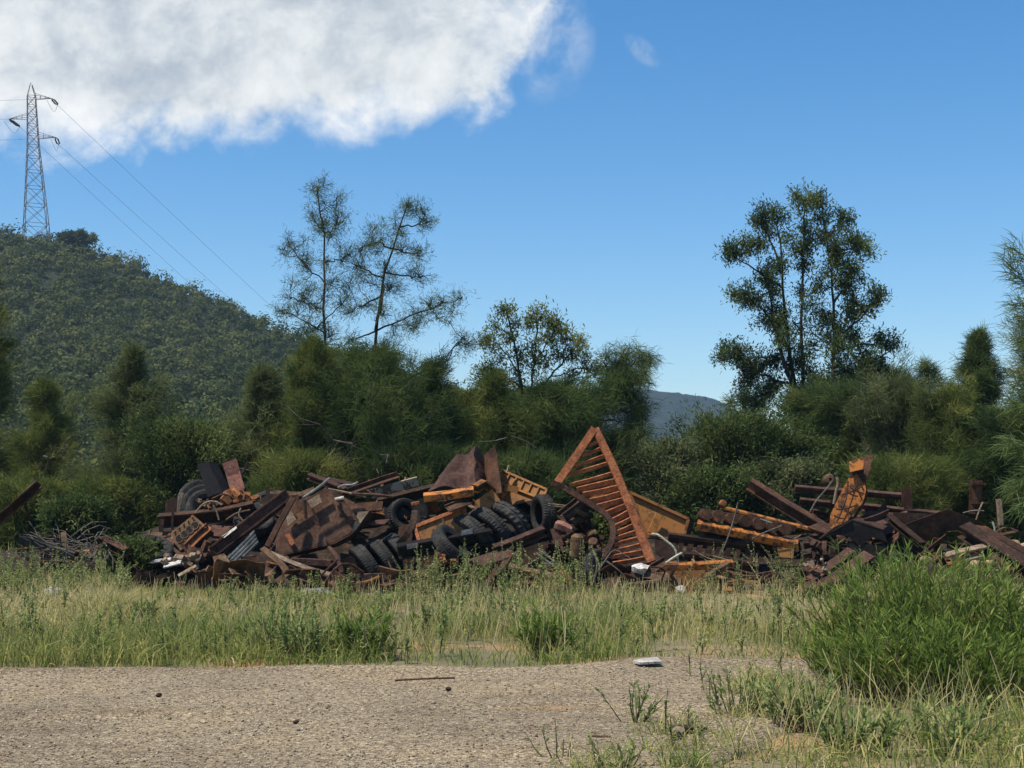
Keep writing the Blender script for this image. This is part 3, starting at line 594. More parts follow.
BIGC = [(807, 200, 13), (796, 197, 7), (820, 197, 7), (764, 213, 12), (758, 222, 9), (784, 216, 10), (733, 252, 10), (724, 256, 7), (745, 244, 10), (754, 243, 11), (768, 230, 9), (846, 219, 9), (840, 212, 6), (827, 235, 14), (858, 246, 14), (870, 252, 8), (848, 238, 10), (797, 250, 12), (790, 236, 8), (768, 274, 14), (778, 262, 10), (741, 297, 12), (731, 292, 7), (752, 300, 10), (772, 310, 15), (784, 322, 14), (811, 305, 13), (816, 285, 9), (831, 270, 14), (842, 285, 15), (838, 258, 10), (850, 268, 9), (874, 301, 11), (882, 296, 6), (862, 309, 12), (848, 312, 12), (827, 336, 18), (814, 346, 12), (842, 350, 16), (741, 352, 13), (729, 351, 9), (718, 356, 8), (760, 364, 15), (750, 368, 10), (776, 360, 10), (877, 336, 10), (888, 346, 8), (897, 345, 7), (866, 356, 12), (855, 340, 10), (784, 340, 12), (795, 360, 12), (812, 372, 14), (800, 330, 8), (836, 372, 14), (856, 376, 10), (820, 320, 10), (806, 268, 8), (806, 226, 8), (818, 218, 7), (775, 290, 9), (880, 366, 8), (775, 385, 13), (830, 395, 15), (852, 396, 14), (800, 396, 16), (868, 384, 11), (742, 386, 9), (762, 394, 11), (815, 392, 14), (790, 405, 14), (838, 410, 14), (750, 404, 10), (870, 404, 12), (800, 290, 8), (812, 240, 9)]
traced_tree('gum_tree', 'tall many stemmed tree with clumped dark crown, behind the yellow boom', [[(805, 500), (803, 430), (795, 395), (786, 330), (783, 270), (776, 222)], [(804, 440), (804, 395), (801, 330), (803, 260), (806, 202)], [(806, 450), (832, 395), (835, 330), (832, 270), (822, 208)], [(795, 392), (780, 350), (772, 310), (766, 272)]],
    [[(790, 388), (756, 374), (722, 358)], [(834, 378), (866, 366), (895, 348)], [(784, 322), (762, 308), (738, 294)], [(783, 300), (752, 268), (730, 255)], [(837, 342), (858, 322), (880, 296)], [(833, 265), (848, 250), (864, 244)], [(782, 265), (770, 240), (760, 218)], [(826, 232), (838, 222), (846, 214)], [(836, 310), (845, 290), (850, 268)], [(835, 350), (860, 345), (885, 344)]],
    BIGC, 44, 'needle_dark', 105, r0=.12, tuft=29, tl=.13, tw=.040, nd=9, droop=.0, depth=1.5, leaf=True, spread=1.5, more=1.0)

# the belt of trees right behind the heap, each its own
fullspec = [
 # name, label, px, ytop, wpx, Y, mat, shape, dens, kw
 ('casuarina_tree', 'dark casuarina at the picture edge above the bent channel', -12, 262, 130, 41, 'needle', 'cone', 1.1, dict(dead=1)),
 ('casuarina_tree', 'shaggy cone shaped casuarina in front of the wooded hill', 133, 346, 135, 37, 'needle_gold', 'cone', 1.5, dict(lean=.15)),
 ('casuarina_tree', 'grey green casuarina between the edge tree and the cone shaped one', 46, 382, 105, 40, 'needle', 'cone', 1.6, dict(dead=1, up=1.1)),
 ('bushy_tree', 'low yellowish bushy tree behind the upright black box section', 186, 428, 110, 35.5, 'broad', 'round', 1.5, dict(droop=.1)),
 ('casuarina_tree', 'pale yellowish casuarina right of the low bushy tree', 262, 368, 100, 36.5, 'needle_gold', 'cone', 1.7, dict(dead=1, up=1.2)),
 ('casuarina_tree', 'dusky casuarina at the foot of the straight slender one', 312, 338, 115, 36, 'needle', 'cone', 1.8, dict(dead=2, up=1.2)),
 ('casuarina_tree', 'dark broad casuarina under the long bare limbs', 372, 350, 140, 35.6, 'needle_dark', 'open', 1.5, dict(dead=2)),
 ('casuarina_tree', 'blackish casuarina behind the crumpled brown hood', 435, 362, 130, 36, 'needle_dark', 'cone', 1.5, dict(dead=1)),
 ('casuarina_tree', 'dull green casuarina under the airy three stemmed tree', 495, 372, 125, 36.5, 'needle', 'cone', 1.5, dict(dead=1)),
 ('casuarina_tree', 'dark casuarina behind the ribbed mustard panel', 560, 382, 125, 36.5, 'needle_dark', 'open', 1.5, dict(dead=1)),
 ('grey_shrub', 'grey green shrubby tree just beyond the slatted frame', 668, 448, 80, 36, 'greyleaf', 'round', 1.3, dict(droop=.1, dead=2)),
 ('round_tree', 'rounded bright green tree below the far mountain', 733, 424, 122, 38, 'broad', 'round', 1.6, dict(droop=.1)),
 ('round_tree', 'dull rounded tree low between grey shrub and tall dark tree', 772, 438, 90, 37.5, 'broad', 'round', 1.5, dict(droop=.2)),
 ('casuarina_tree', 'dense dark casuarina at the base of the tall dark tree', 818, 392, 120, 41, 'needle_dark', 'open', 1.5, dict(dead=1)),
 ('casuarina_tree', 'thin dark young tree at the flank of the tall dark tree', 745, 392, 70, 46, 'needle_dark', 'open', .8, {}),
 ('casuarina_tree', 'ragged open tree showing sky just past the tall dark tree', 878, 366, 105, 44, 'needle_dark', 'open', .9, {}),
 ('casuarina_tree', 'soft yellow green casuarina behind the yellow boom', 896, 384, 105, 38, 'needle_gold', 'column', 1.6, dict(dead=1, up=1.3)),
 ('casuarina_tree', 'ragged thin tree beside the dense spire', 928, 362, 100, 44, 'needle_dark', 'open', .9, {}),
 ('casuarina_tree', 'dense dark spire shaped casuarina behind the upright girder post', 978, 328, 100, 39, 'needle_dark', 'cone', 1.9, dict(dead=1)),
 ('casuarina_tree', 'dull green casuarina low in front of the dense spire', 948, 392, 90, 37, 'needle', 'column', 1.6, dict(dead=1, up=1.3)),
 ('casuarina_tree', 'tall casuarina at the far edge beyond the spire', 1046, 300, 110, 40, 'needle', 'column', 1.4, dict(dead=1)),
 ('casuarina_tree', 'dark scrubby tree filling the gap behind the timber post', 1012, 415, 90, 35.5, 'needle_dark', 'round', 1.5, {}),
 ('casuarina_tree', 'dark casuarina seen in the dip between straight slender and leaning trees', 342, 372, 110, 39, 'needle_dark', 'open', 1.4, dict(dead=1)),
 ('casuarina_tree', 'dark casuarina seen in the dip past the crumpled hood', 466, 392, 110, 40, 'needle', 'open', 1.4, {}),
 ('casuarina_tree', 'dark casuarina seen in the dip under the airy tree', 526, 392, 110, 40, 'needle_dark', 'open', 1.4, {}),
 ('casuarina_tree', 'dark low casuarina behind the pale yellowish one', 288, 398, 100, 40, 'needle_dark', 'open', 1.4, {}),
 ('casuarina_tree', 'dim casuarina filling the gap between tall dark tree and soft yellow green one', 852, 390, 100, 39.5, 'needle_dark', 'column', 1.5, dict(dead=1, up=1.2)),
 ('casuarina_tree', 'dim tree low behind grey shrub and slatted frame tip', 622, 436, 62, 40, 'needle_dark', 'open', 1.3, dict(dead=1)),
 ('casuarina_tree', 'dusky tree low between the cone shaped and pale yellowish casuarinas', 212, 436, 90, 39.5, 'needle', 'open', 1.3, dict(dead=1)),
]
for i, (nm, lb, px, yt, w, Y, mt, shp, dn, kw) in enumerate(fullspec):
    full_tree(nm, lb, px, yt, w, Y, mt, 200 + i, .03, shp, dn, **kw)
# low shrubs along the back of the heap
for i, (lb, px, yt, w, Y, mt) in enumerate([
    ('small light green shrub beside the heap of dead branches', 76, 508, 58, 32, 'broad'),
    ('dark low shrub behind the tangle of dead branches', 25, 492, 70, 35, 'needle'),
    ('low dusky shrub behind the engine block', 120, 490, 70, 35, 'needle'),
    ('low dark shrub behind the tipped plate', 300, 462, 90, 34.6, 'needle'),
    ('low dark shrub behind the crumpled hood', 420, 455, 110, 35, 'needle_dark'),
    ('low dark shrub behind the stacked tyres', 530, 462, 90, 35, 'needle_dark'),
    ('low dull green shrub behind the row of track rollers', 715, 478, 80, 35, 'broad'),
    ('low grey green shrub behind the diagonal dark girder', 780, 470, 80, 35.2, 'greyleaf'),
    ('low dark shrub behind the long rails', 900, 470, 110, 35, 'needle'),
    ('small green bush growing beside the slatted frame', 596, 527, 30, 28.6, 'broad'),
    ('fresh fern leaved shrub at the foot of the engine block end', 131, 553, 46, 26.8, 'broad')]):
    full_tree('shrub', lb, px, yt, w, Y, mt, 300 + i, .0, 'round', 2.0, tl=.24, tw=.014, droop=.15, cat='shrub')

# near casuarina whose branches enter at the edge of the frame
def edge_branches(wood, lv, org, rng):
    for (x0, y0, x1, y1, nn) in [(1075, 330, 1006, 262, 34), (1080, 300, 1012, 248, 26), (1080, 345, 1016, 300, 24), (1085, 372, 1020, 340, 16), (1070, 430, 1012, 405, 30), (1075, 460, 1008, 445, 34), (1080, 490, 1012, 485, 34), (1085, 425, 1018, 380, 22), (1075, 480, 1022, 510, 24), (1090, 520, 1030, 470, 30), (1095, 450, 1040, 400, 30), (1100, 380, 1050, 330, 30), (1100, 330, 1055, 270, 26)]:
        Yb = 19 + rng.uniform(-.7, .7); a = P(x0, y0, Yb); b = P(x1, y1, Yb - .2); a0 = np.array([org[0], org[1], a[2] - .25])
        s = smooth_path([a0, a, a * .5 + b * .5 + (0, 0, .04), b], 8, .01, rng); wood.tube(s, np.linspace(.03, .006, 8), 4)
        m = nn * 9; u = rng.random(m) ** .6; pos = a + (b - a) * u[:, None] + rng.normal(size=(m, 3)) * .05
        di = unit(nrm(b - a) * .8 + rng.normal(size=(m, 3)) * .5 + np.array([0, 0, -.1]))
        lv.add(blades(pos, di, .26 * rng.uniform(.6, 1.25, m), .009, np.clip(rng.normal(.5, .25, m), 0, 1), rng, .35))
traced_tree('casuarina_tree', 'near casuarina whose bright needle sprays hang in at the picture edge', [[(1180, 560), (1178, 400), (1170, 250), (1172, 100)]], [], [(1150, 200, 40), (1160, 300, 50), (1170, 120, 40), (1190, 250, 50), (1160, 400, 40)], 19.5, 'needle_bright', 130, r0=.13, tl=.26, tw=.01, nd=20, extra=edge_branches)
# bump tree on the crest beside the pylon
full_tree('hilltop_tree', 'flat topped tree on the hill crest beside the pylon', 76, 234, 36, 286, 'scrub', 140, .3, 'round', .6, tl=.6, tw=.22, nd=9, droop=0, up=.3, zb=float(hill_z(np.array([GX(74, 286)]), np.array([286.0]))[0]) - .5)
# ------------------------------------------------------------------ the scrap heap
def beam(name, label, cat, a, b, w, h, prof='r', mat='brown', up=(0, 0, 1), t=.022, bend=0, n=8, group=None, dent=.016, extra=None):
    A, B = P(*a), P(*b); sec = {'r': rsec, 'i': isec, 'c': csec, 'l': lsec, 't': tsec}[prof](w, h, t)
    L_ = B - A; sd = nrm(np.cross(L_, (0, 1, 0))); pts = [A + L_ * q / n + sd * bend * sin(pi * q / n) for q in range(n + 1)]
    g = G().sweep(sec, pts, up).jolt(dent, 1.7, abs(hash(label)) % 50 if False else len(label))
    return thing(name, label, cat, [(name, g, mat)] + (extra or []) if extra else [('m', g, mat)] and [(name, g, mat)], group)
def onplane(pts, Yc, n):
    """photo outline laid on the plane through the outline's centre at depth Yc with normal n"""
    cx = sum(p[0] for p in pts) / len(pts); cy = sum(p[1] for p in pts) / len(pts); c = P(cx, cy, Yc); n = nrm(n); o = np.array([0, 0, EYE]); out = []
    for x, y in pts:
        d = P(x, y, 1.0) - o; out.append(o + d * (c - o).dot(n) / d.dot(n))
    return out
def plate(name, label, cat, pts, Yc, normal, th, mat, dent=.01, parts=None, group=None):
    g = G().plate(onplane(pts, Yc, normal), normal, th).jolt(dent, 1.3, len(label))
    return thing(name, label, cat, [('plate' if parts else name, g, mat)] + (parts or []), group)
def crumple(c, nx, ny, amp, th, freq=2.2, seed=0, corr=None):
    g = G().patch([P(*q) for q in c], nx, ny, th, (lambda u, v: corr[1] * sin(2 * pi * corr[0] * u)) if corr else None)
    return g.jolt(amp, freq, seed)
def tyre_g(c, axis, R=.5, W=.27, lugs=40, deep=.014, ri=.56, squash=1.0, a0=0, a1=2 * pi):
    h = W / 2; r = R * ri
    prof = [(R, -h * .62), (R + .004, -h * .2), (R - deep, -h * .17), (R - deep, h * .17), (R + .004, h * .2), (R, h * .62), (R * .975, h * .9), (R * .88, h * 1.04), (R * .74, h * .98), (r, h * .72), (r, h * .58), (R * .76, h * .82), (R * .92, h * .66), (R * .92, -h * .66), (R * .76, -h * .82), (r, -h * .58), (r, -h * .72), (R * .74, -h * .98), (R * .88, -h * 1.04), (R * .975, -h * .9)]
    lug = {0, 5, 6, 19}
    g = G().revolve(c, axis, prof, lugs * 2, rfun=lambda i, q: (-deep if (q in lug and i % 2) else 0) + (-deep * .7 if q in (1, 4) and (i // 2) % 2 else 0), a0=a0, a1=a1)
    return g
def tyre(label, px, py, Y, axis, R=.5, W=.27, rim=False, group='old tyres in the heap', lugs=40, deep=.014, **k):
    c = P(px, py, Y); g = tyre_g(c, axis, R, W, lugs, deep, **k).jolt(.008, 1.5, int(px))
    parts = [('tyre', g, 'rubber')]
    if rim:
        r = R * .56; ax = nrm(axis)
        parts.append(('rim', G().revolve(c, axis, [(r, -W * .32), (r, W * .32), (r * .86, W * .3), (r * .8, W * .05), (r * .35, W * .02), (r * .3, W * .12), (r * .1, W * .12), (r * .1, -W * .05), (r * .35, -W * .06), (r * .82, -W * .04)], 28), 'brown'))
    return thing('tyre', label, 'tyre', parts, group)

HEAP = 'scrap'
# --- far edge: bent channel and tangle of branches
g = G().sweep(csec(.16, .17, .03), [P(-14, 529, 26.5), P(2, 517, 26.4), P(12, 509, 26.4), P(25, 497, 26.3), P(39, 484, 26.3)], (0, -.3, 1))
thing('bent_channel', 'bent rust brown channel sticking up beside the dead branches', 'steel channel', [('bent_channel', g, 'brown')])
beam('support_post', 'thin bar propping the bent channel', 'post', (23, 498, 26.45), (31, 520, 26.6), .04, .04, 'r', 'dark')
beam('burnt_log', 'black burnt log lying under the dead branches', 'log', (22, 540, 26.6), (76, 556, 26.4), .17, .15, 'r', 'black', dent=.02)
beam('short_beam', 'plum brown short girder sloping down beside the fern leaved shrub', 'girder', (103, 540, 26.6), (126, 553, 26.2), .16, .16, 'c', 'plum', (0, -.4, 1))
beam('rail_piece', 'rusted rail piece low under the tangle of branches', 'rail', (40, 563, 26.3), (105, 570, 26.0), .13, .13, 't', 'dark', t=.05)
rng = np.random.default_rng(61)
g = G()
for i in range(110):
    p = P(rng.uniform(28, 112), rng.uniform(538, 566), 26.4 + rng.uniform(-.4, .6)); d = nrm(rng.normal(size=3) * [1, .5, .45]); l = rng.uniform(.25, .8); pts = [p]
    for _ in range(3): pts.append(pts[-1] + nrm(d + rng.normal(0, .3, 3)) * l / 3)
    g.tube(pts, [.012, .009, .007, .004], 4)
for (x0, y0, x1, y1) in [(46, 545, 30, 524), (60, 548, 55, 520), (36, 543, 24, 531), (88, 548, 104, 528)]:
    g.tube(smooth_path([P(x0, y0, 26.4), P((x0 + x1) / 2 + 3, (y0 + y1) / 2, 26.3), P(x1, y1, 26.5)], 5), .009, 4)
thing('dead_branches', 'grey tangle of dead branches on the low heap beside the burnt log', 'branches', [('dead_branches', g, 'deadwood')])
tag(bpy.data.objects['dead_branches'], None, None)

# --- first part of the heap: box section, pink post, engine block
def boxpost(name, label, cat, poly_front, Y, depth, mat, sidemat=None):
    g = G().plate(onplane(poly_front, Y, (-.25, -1, .1)), (-.25, -1, .1), depth).jolt(.012, 2, 3)
    return thing(name, label, cat, [(name, g, mat)])
g = G(); a = onplane([(197, 464), (208, 461.5), (222, 492), (208, 497)], 28.6, (-.2, -1, .15))
g.plate(a, (-.2, -1, .15), .03)
b = [a[1], a[1] + np.array([.14, .16, -.02]), a[2] + np.array([.14, .16, .02]), a[2]]; g.plate(b, (1, -.6, .2), .03)
thing('box_section', 'black upright box section leaning on top of the heap', 'box section', [('box_section', g.jolt(.01, 2), 'black')])
g = G().sweep(lsec(.28, .16, .025), [P(229, 461, 28.5), P(233, 474, 28.5), P(238, 492, 28.4)], (.2, -1, 0)).jolt(.02, 5)
thing('upright_post', 'pinkish rusted post with ragged top beside the black box section', 'post', [('upright_post', g, 'pink')])
g = G().sweep(rsec(.05, .13), smooth_path([P(237, 483, 28.8), P(242, 474, 28.8), P(246, 469, 28.8), P(248, 461, 28.8)], 7), (0, -1, 0), np.linspace(1, .45, 7))
thing('curved_fin', 'dark curved blade behind the pinkish post', 'blade', [('curved_fin', g, 'dark')])
g = G().sweep(rsec(.06, .06), [P(239, 487, 28.6), P(250, 497, 28.5), P(257, 503, 28.4)], (0, -1, 0)); thing('bent_bar', 'dark bent arm sloping down beside the pinkish post', 'bar', [('bent_bar', g, 'dark')])
for i, (x, y, R) in enumerate([(200, 502, .46), (204, 506, .44), (207, 510, .42)]):
    tyre(['greyish tyre leaning behind the black box section, outermost of three nested', 'middle one of three nested tyres behind the black box section', 'innermost of three nested tyres by the thin timber piece'][i], x, y, 29.3 - i * .32, (.45, -1, .35), R, .2, deep=.008)
# flat beam, plank, stumps
def pieces(name, label, cat, cx, cy, Y, wx, hy, n, mat, seed, s):
    rg = np.random.default_rng(seed)
    for i in range(n):
        p = P(cx + rg.uniform(-wx, wx), cy + rg.uniform(-hy, hy), Y + rg.uniform(-.3, .3)); R = unit(rg.normal(size=(3, 3))); q = s * rg.uniform(.4, 1.1, 3) * [1, .5, .4]; g = G()
        a1 = R[0]; a2 = nrm(np.cross(a1, R[1])); a3 = np.cross(a1, a2); k = i % 4
        if k == 0: g.revolve(p, a1, [(0, -q[0]), (q[1], -q[0]), (q[1] * 1.1, -q[0] * .6), (q[1] * .7, -q[0] * .5), (q[1] * .7, q[0] * .5), (q[1] * 1.2, q[0] * .6), (q[1], q[0]), (0, q[0])], 12)
        elif k == 1: g.sweep(lsec(.12, .1, .025), [p - a1 * q[0], p, p + a1 * q[0] + a2 * .05], a3)
        elif k == 2: g.patch([p - a1 * q[0] - a2 * q[1], p + a1 * q[0] - a2 * q[1], p + a1 * q[0] + a2 * q[1], p - a1 * q[0] + a2 * q[1]], 5, 4, .02).jolt(.06, 4, i)
        else: g.sweep(rsec(q[1] * 1.6, q[2] * 1.6), [p - a1 * q[0], p - a1 * q[0] * .3, p + a1 * q[0] * .4 + a3 * .04, p + a1 * q[0]], a2, [1, .8, 1.1, .7]).jolt(.03, 6, i)
        thing(name, label, cat, [(name, g, mat)], label.split(' ')[0] + ' ' + name.replace('_', ' ') + ' pieces')
g = G().sweep(csec(.22, .24, .03), [P(159, 521, 27.9), P(190, 518.5, 27.9), P(222, 515, 27.9), P(254, 507.5, 28.0)], (0, -.3, 1)).jolt(.008, 2)
thing('long_beam', 'long dark brown beam lying level above the engine block', 'beam', [('long_beam', g, 'brown')])
beam('timber_piece', 'thin bare timber piece standing up behind the long beam', 'plank', (177, 514, 28.3), (182, 493, 28.3), .09, .04, 'r', 'timber', (0, -1, 0))
for i, (x, y0, y1, w) in enumerate([(168, 516, 500, .12), (173, 514, 497, .13), (161, 532, 519, .08), (172, 530, 512, .05)]):
    beam('stump_bar', ['short dark plate standing at the end of the long beam', 'taller dark plate standing next to the thin timber piece', 'short bar hanging below the end of the long beam', 'thin bar crossing the front of the long beam'][i], 'bar', (x, y0, 28.1 - (i > 1) * .35), (x + 1, y1, 28.1 - (i > 1) * .35), w, .03, 'r', 'dark', (0, -1, 0))
def lumps(name, label, cat, cx, cy, Y, wx, hy, n, mat, seed, s=.1):
    rg = np.random.default_rng(seed); g = G()
    for i in range(n):
        p = P(cx + rg.uniform(-wx, wx), cy + rg.uniform(-hy, hy), Y + rg.uniform(-.2, .2)); R = unit(rg.normal(size=(3, 3))); q = s * rg.uniform(.4, 1.2, 3) * [1, .6, .5]
        a1 = R[0]; a2 = nrm(np.cross(a1, R[1])); a3 = np.cross(a1, a2); g.box(p, a1 * q[0], a2 * q[1], a3 * q[2])
    g.jolt(.03, 6, seed); return thing(name, label, cat, [(name, g, mat)])
lumps('rusty_casting', 'flaking orange brown lump of castings at the foot of the pinkish post', 'casting', 236, 498, 28.3, 10, 5, 16, 'flake', 71, .13)
lumps('rusty_casting', 'ochre crust of flakes heaped at the end of the long beam', 'casting', 250, 501, 28.25, 7, 3, 14, 'flake', 72, .09)
lumps('chain_heap', 'tangled chain links in front of the nested tyres', 'chain', 208, 504, 28.1, 9, 4, 22, 'block', 73, .06)
for i, pts in enumerate([[(196, 512), (203, 503), (214, 500), (222, 505)], [(212, 499), (224, 493), (235, 499)], [(213, 505), (217, 512), (219, 520)], [(241, 508), (238, 515), (243, 521)], [(226, 520), (236, 513), (250, 510)]]):
    thing('bent_pipe', ['pale bent pipe above the long beam', 'thin rusty hoop over the casting lump', 'frayed hanging strap in front of the long beam', 'curly rusted wire at the end of the long beam', 'pale sagging hose beside the half buried tyre'][i], 'pipe', [('bent_pipe', G().tube(smooth_path([P(x, y, 27.75) for x, y in pts], 9), .018, 6), ['timber', 'brown', 'timber', 'beige', 'block'][i])])
tyre('half buried tyre under the end of the long beam', 252, 519, 28.1, (.35, -.7, .9), .42, .24)
tyre('large dark tyre lying flat at the crest near the long diagonal channel', 279, 503, 29.4, (.1, -.25, 1), .48, .3)
tyre('tyre lying at the foot of the plum coloured sheet', 150, 551, 27.0, (.25, -.5, 1), .42, .25)
plate('steel_sheet', 'plum coloured flat sheet lying beneath the engine block', 'sheet', [(134, 541), (150, 532), (176, 531), (200, 548), (206, 560), (170, 560)], 27.5, (-.1, -.55, 1), .02, 'plum', .02)
plate('steel_sheet', 'plum coloured smaller sheet between engine block and diagonal channel', 'sheet', [(209, 527), (236, 519), (236, 524), (222, 537), (212, 536)], 27.75, (.1, -.6, 1), .02, 'plum', .015)
# engine block
q = onplane([(168, 535), (193, 515), (207, 527), (181, 551)], 27.35, (-.25, -1, .38)); n_ = nrm((-.25, -1, .38)); g = G()
g.plate(q, n_, .34)
e1 = q[1] - q[0]; e2 = q[3] - q[0]
for k in (0.04, .96): g.plate([q[0] + e1 * k - e1 * .04 + n_ * .025, q[0] + e1 * k + e1 * .04 + n_ * .025, q[3] + (q[2] - q[3]) * k + e1 * .04 + n_ * .025, q[3] + (q[2] - q[3]) * k - e1 * .04 + n_ * .025], n_, .03)
top = [q[0], q[1], q[1] - n_ * .34, q[0] - n_ * .34]; nt_ = nrm(np.cross(top[1] - top[0], n_)); nt_ = nt_ if nt_[2] > 0 else -nt_
g.plate([p + nt_ * .03 + (e1 * .05 if i in (0, 3) else -e1 * .05) - n_ * .05 * (i < 2) + n_ * .05 * (i > 1) for i, p in enumerate(top)], nt_, .035)
bores = G()
for k in range(4):
    c = q[0] + e1 * (.2 + .2 * k) + (e2 * (1 - .2 - .2 * k) + (q[2] - q[1]) * (.2 + .2 * k)) * .52; bores.revolve(c + n_ * .004, n_, [(.072, 0), (.072, .012), (.0, .012), (.0, 0)], 20)  # near-black discs paint the shade inside the bores
rims = G()
for k in range(4):
    c = q[0] + e1 * (.2 + .2 * k) + (e2 * (1 - .2 - .2 * k) + (q[2] - q[1]) * (.2 + .2 * k)) * .52; rims.revolve(c, n_, [(.086, 0), (.086, .02), (.073, .02), (.073, 0)], 20)
studs = G()
for k in range(6): studs.tube([q[0] + e1 * (.05 + .18 * k) + e2 * .1 + n_ * .0, q[0] + e1 * (.05 + .18 * k) + e2 * .1 + n_ * .05], .018, 6)
thing('engine_block', 'rusty engine block with a row of dark discs for the shaded cylinder bores', 'engine block', [('casting', g.jolt(.006, 8), 'block', None, [('cylinder_bore', bores, 'bore'), ('bore_rim', rims, 'block'), ('stud', studs, 'flake')])])
beam('angle_bracket', 'bright orange rusted angle bracket under the engine block', 'bracket', (187, 547, 27.2), (209, 526, 27.3), .14, .1, 'l', 'orange', (-.4, -1, .3))
lumps('rusty_casting', 'brown cluster of broken castings below the engine block', 'casting', 202, 553, 27.1, 14, 6, 22, 'brown', 74, .12)
lumps('rubble_pile', 'pale crumbs of rubble in front of the plum sheet', 'rubble', 180, 560, 26.6, 18, 5, 24, 'timber', 75, .08)
for i, (a, b, w, mt, lb) in enumerate([((152, 562, 26.5), (171, 559, 26.5), .1, 'white', 'white broken board lying on rubble below the plum sheet'), ((164, 566, 26.4), (181, 562, 26.4), .16, 'white', 'short white panel in front of the rubble crumbs'), ((178, 576, 26.2), (196, 566, 26.3), .1, 'timber', 'weathered bent slat below the broken castings')]):
    beam('broken_board', lb, 'board', a, b, w, .03, 'r', mt, (0, -.4, 1))
# long diagonal channel, corrugated sheet
beam('long_channel', 'long diagonal steel channel with pale top edge lying across the heap', 'steel channel', (212, 552, 26.9), (288, 493, 27.4), .13, .21, 'c', 'plum', (-.6, -.12, .8), .03)
beam('inner_channel', 'dark thin channel running just below the long diagonal one', 'steel channel', (216, 556, 26.95), (286, 503, 27.5), .07, .10, 'c', 'brown', (-.6, -.2, .8), .02)
g = crumple([(226, 558, 26.75), (254, 530, 27.05), (259, 542, 26.9), (233, 567, 26.55)], 4, 40, .012, .008, 3, 5)
gg = G().patch([P(254, 530, 27.05), P(259, 543, 26.85), P(234, 568, 26.5), P(226, 558, 26.75)], 48, 6, .006, lambda u, v: .035 * sin(2 * pi * 4 * u)); gg.smooth = True
thing('corrugated_sheet', 'light grey corrugated sheet tucked under the long diagonal channel', 'roofing sheet', [('corrugated_sheet', gg, 'zinc')])
plate('white_strip', 'small white scrap strip on the edge of the long diagonal channel', 'strip', [(222, 536), (236, 526), (237, 528), (224, 538)], 26.95, (-.3, -1, .6), .01, 'white', 0)
g = G().patch([P(240, 556, 26.5), P(276, 545, 26.8), P(277, 570, 26.5), P(243, 577, 26.3)], 14, 8, .02, lambda u, v: .22 * sin(pi * u) ** .8).jolt(.03, 3); g.smooth = False
thing('curved_sheet', 'dark rusted curved panel below the corrugated sheet', 'panel', [('curved_sheet', g, 'dark')])
plate('crushed_bin', 'crushed pale tin lying at the lower end of the diagonal channel', 'tin', [(213, 556), (224, 552), (231, 562), (228, 574), (217, 571)], 26.4, (-.2, -1, .5), .12, 'block', .05)
beam('slim_post', 'slim brown bar leaning across the side of the tipped plate', 'bar', (267, 547, 26.7), (293, 498, 27.0), .1, .08, 'r', 'brown', (0, -1, 0))
# tipped plate with attached bits
fr = (-.06, -1, .16)
front = onplane([(272, 548), (290, 503), (330, 489), (369, 511), (366, 516), (349, 534), (334, 542), (285, 553)], 27.2, fr); n_ = nrm(fr)
parts = [('plate', G().plate(front, n_, .04).jolt(.012, 1.6), 'scraped')]
rimg = G()
for i, j in ((3, 4), (4, 5), (5, 6), (6, 7)): rimg.plate([front[i], front[j], front[j] - n_ * .4, front[i] - n_ * .4], np.cross(front[j] - front[i], n_), .035)
parts.append(('side_wall', rimg, 'brown'))
def onfr(pts, Y=27.44, th=.03): return G().plate(onplane(pts, Y, fr), n_, th)
parts += [('mounting_pad', onfr([(307, 501), (319, 494), (322, 502), (312, 508)], 27.12), 'timber', 'faded cream mounting pad'), ('mounting_pad', onfr([(286, 518), (291, 512), (298, 518), (288, 526)], 27.14), 'timber', 'stained cream mounting pad'),
          ('rib', onfr([(331, 493), (337, 491), (359, 520), (350, 520)], 27.10), 'plum'), ('rib', onfr([(291, 509), (326, 487), (328, 491), (294, 515)], 27.13), 'brown'), ('tab', onfr([(285, 535), (289, 533), (295, 543), (291, 546)], 27.12), 'orange'),
          ('corner_flap', onfr([(358, 512), (369, 511), (355, 531), (352, 530)], 27.10), 'timber', 'pale bent corner flap')]
thing('tipper_plate', 'big scraped rusty plate tipped up with cream mounting pads', 'steel plate', parts)
for i, (pts, r, mt, lb) in enumerate([([(312, 508), (316, 518), (322, 526), (318, 527), (313, 518)], .02, 'brown', 'rusty looped rod hanging on the tipped plate'), ([(304, 500), (306, 519)], .035, 'plum', 'short plum bar standing against the tipped plate'), ([(303, 498), (318, 488), (330, 478)], .025, 'zinc', 'pale thin pipe along the top of the tipped plate'), ([(328, 489), (345, 492), (353, 494), (366, 497)], .02, 'timber', 'light rod lying across the crest above the tipped plate'), ([(338, 488), (344, 484), (352, 486), (358, 482)], .02, 'zinc', 'crooked pale wire on the crest'), ([(352, 494), (380, 495), (393, 497)], .03, 'brown', 'brown pipe pointing out beside the tipped plate')]):
    g = G().tube(smooth_path([P(x, y, 26.98 + .1 * (i > 2)) for x, y in pts], 8), r, 6); thing('scrap_rod', lb, 'rod', [('scrap_rod', g, mt)])
thing('white_tube', 'short white tube lying on the edge of the tipped plate', 'tube', [('white_tube', G().tube([P(335, 499.5, 26.95), P(344, 497.5, 26.95)], .032, 10), 'white')])
beam('crest_beam', 'dark girder poking up at the crest above the tipped plate', 'girder', (309, 476, 28.4), (345, 491, 28.0), .14, .12, 'i', 'brown', (0, -.3, 1))
beam('crest_beam', 'dark short girder behind the crest rods', 'girder', (322, 481, 28.6), (352, 487, 28.6), .2, .16, 'c', 'dark', (0, -.3, 1))
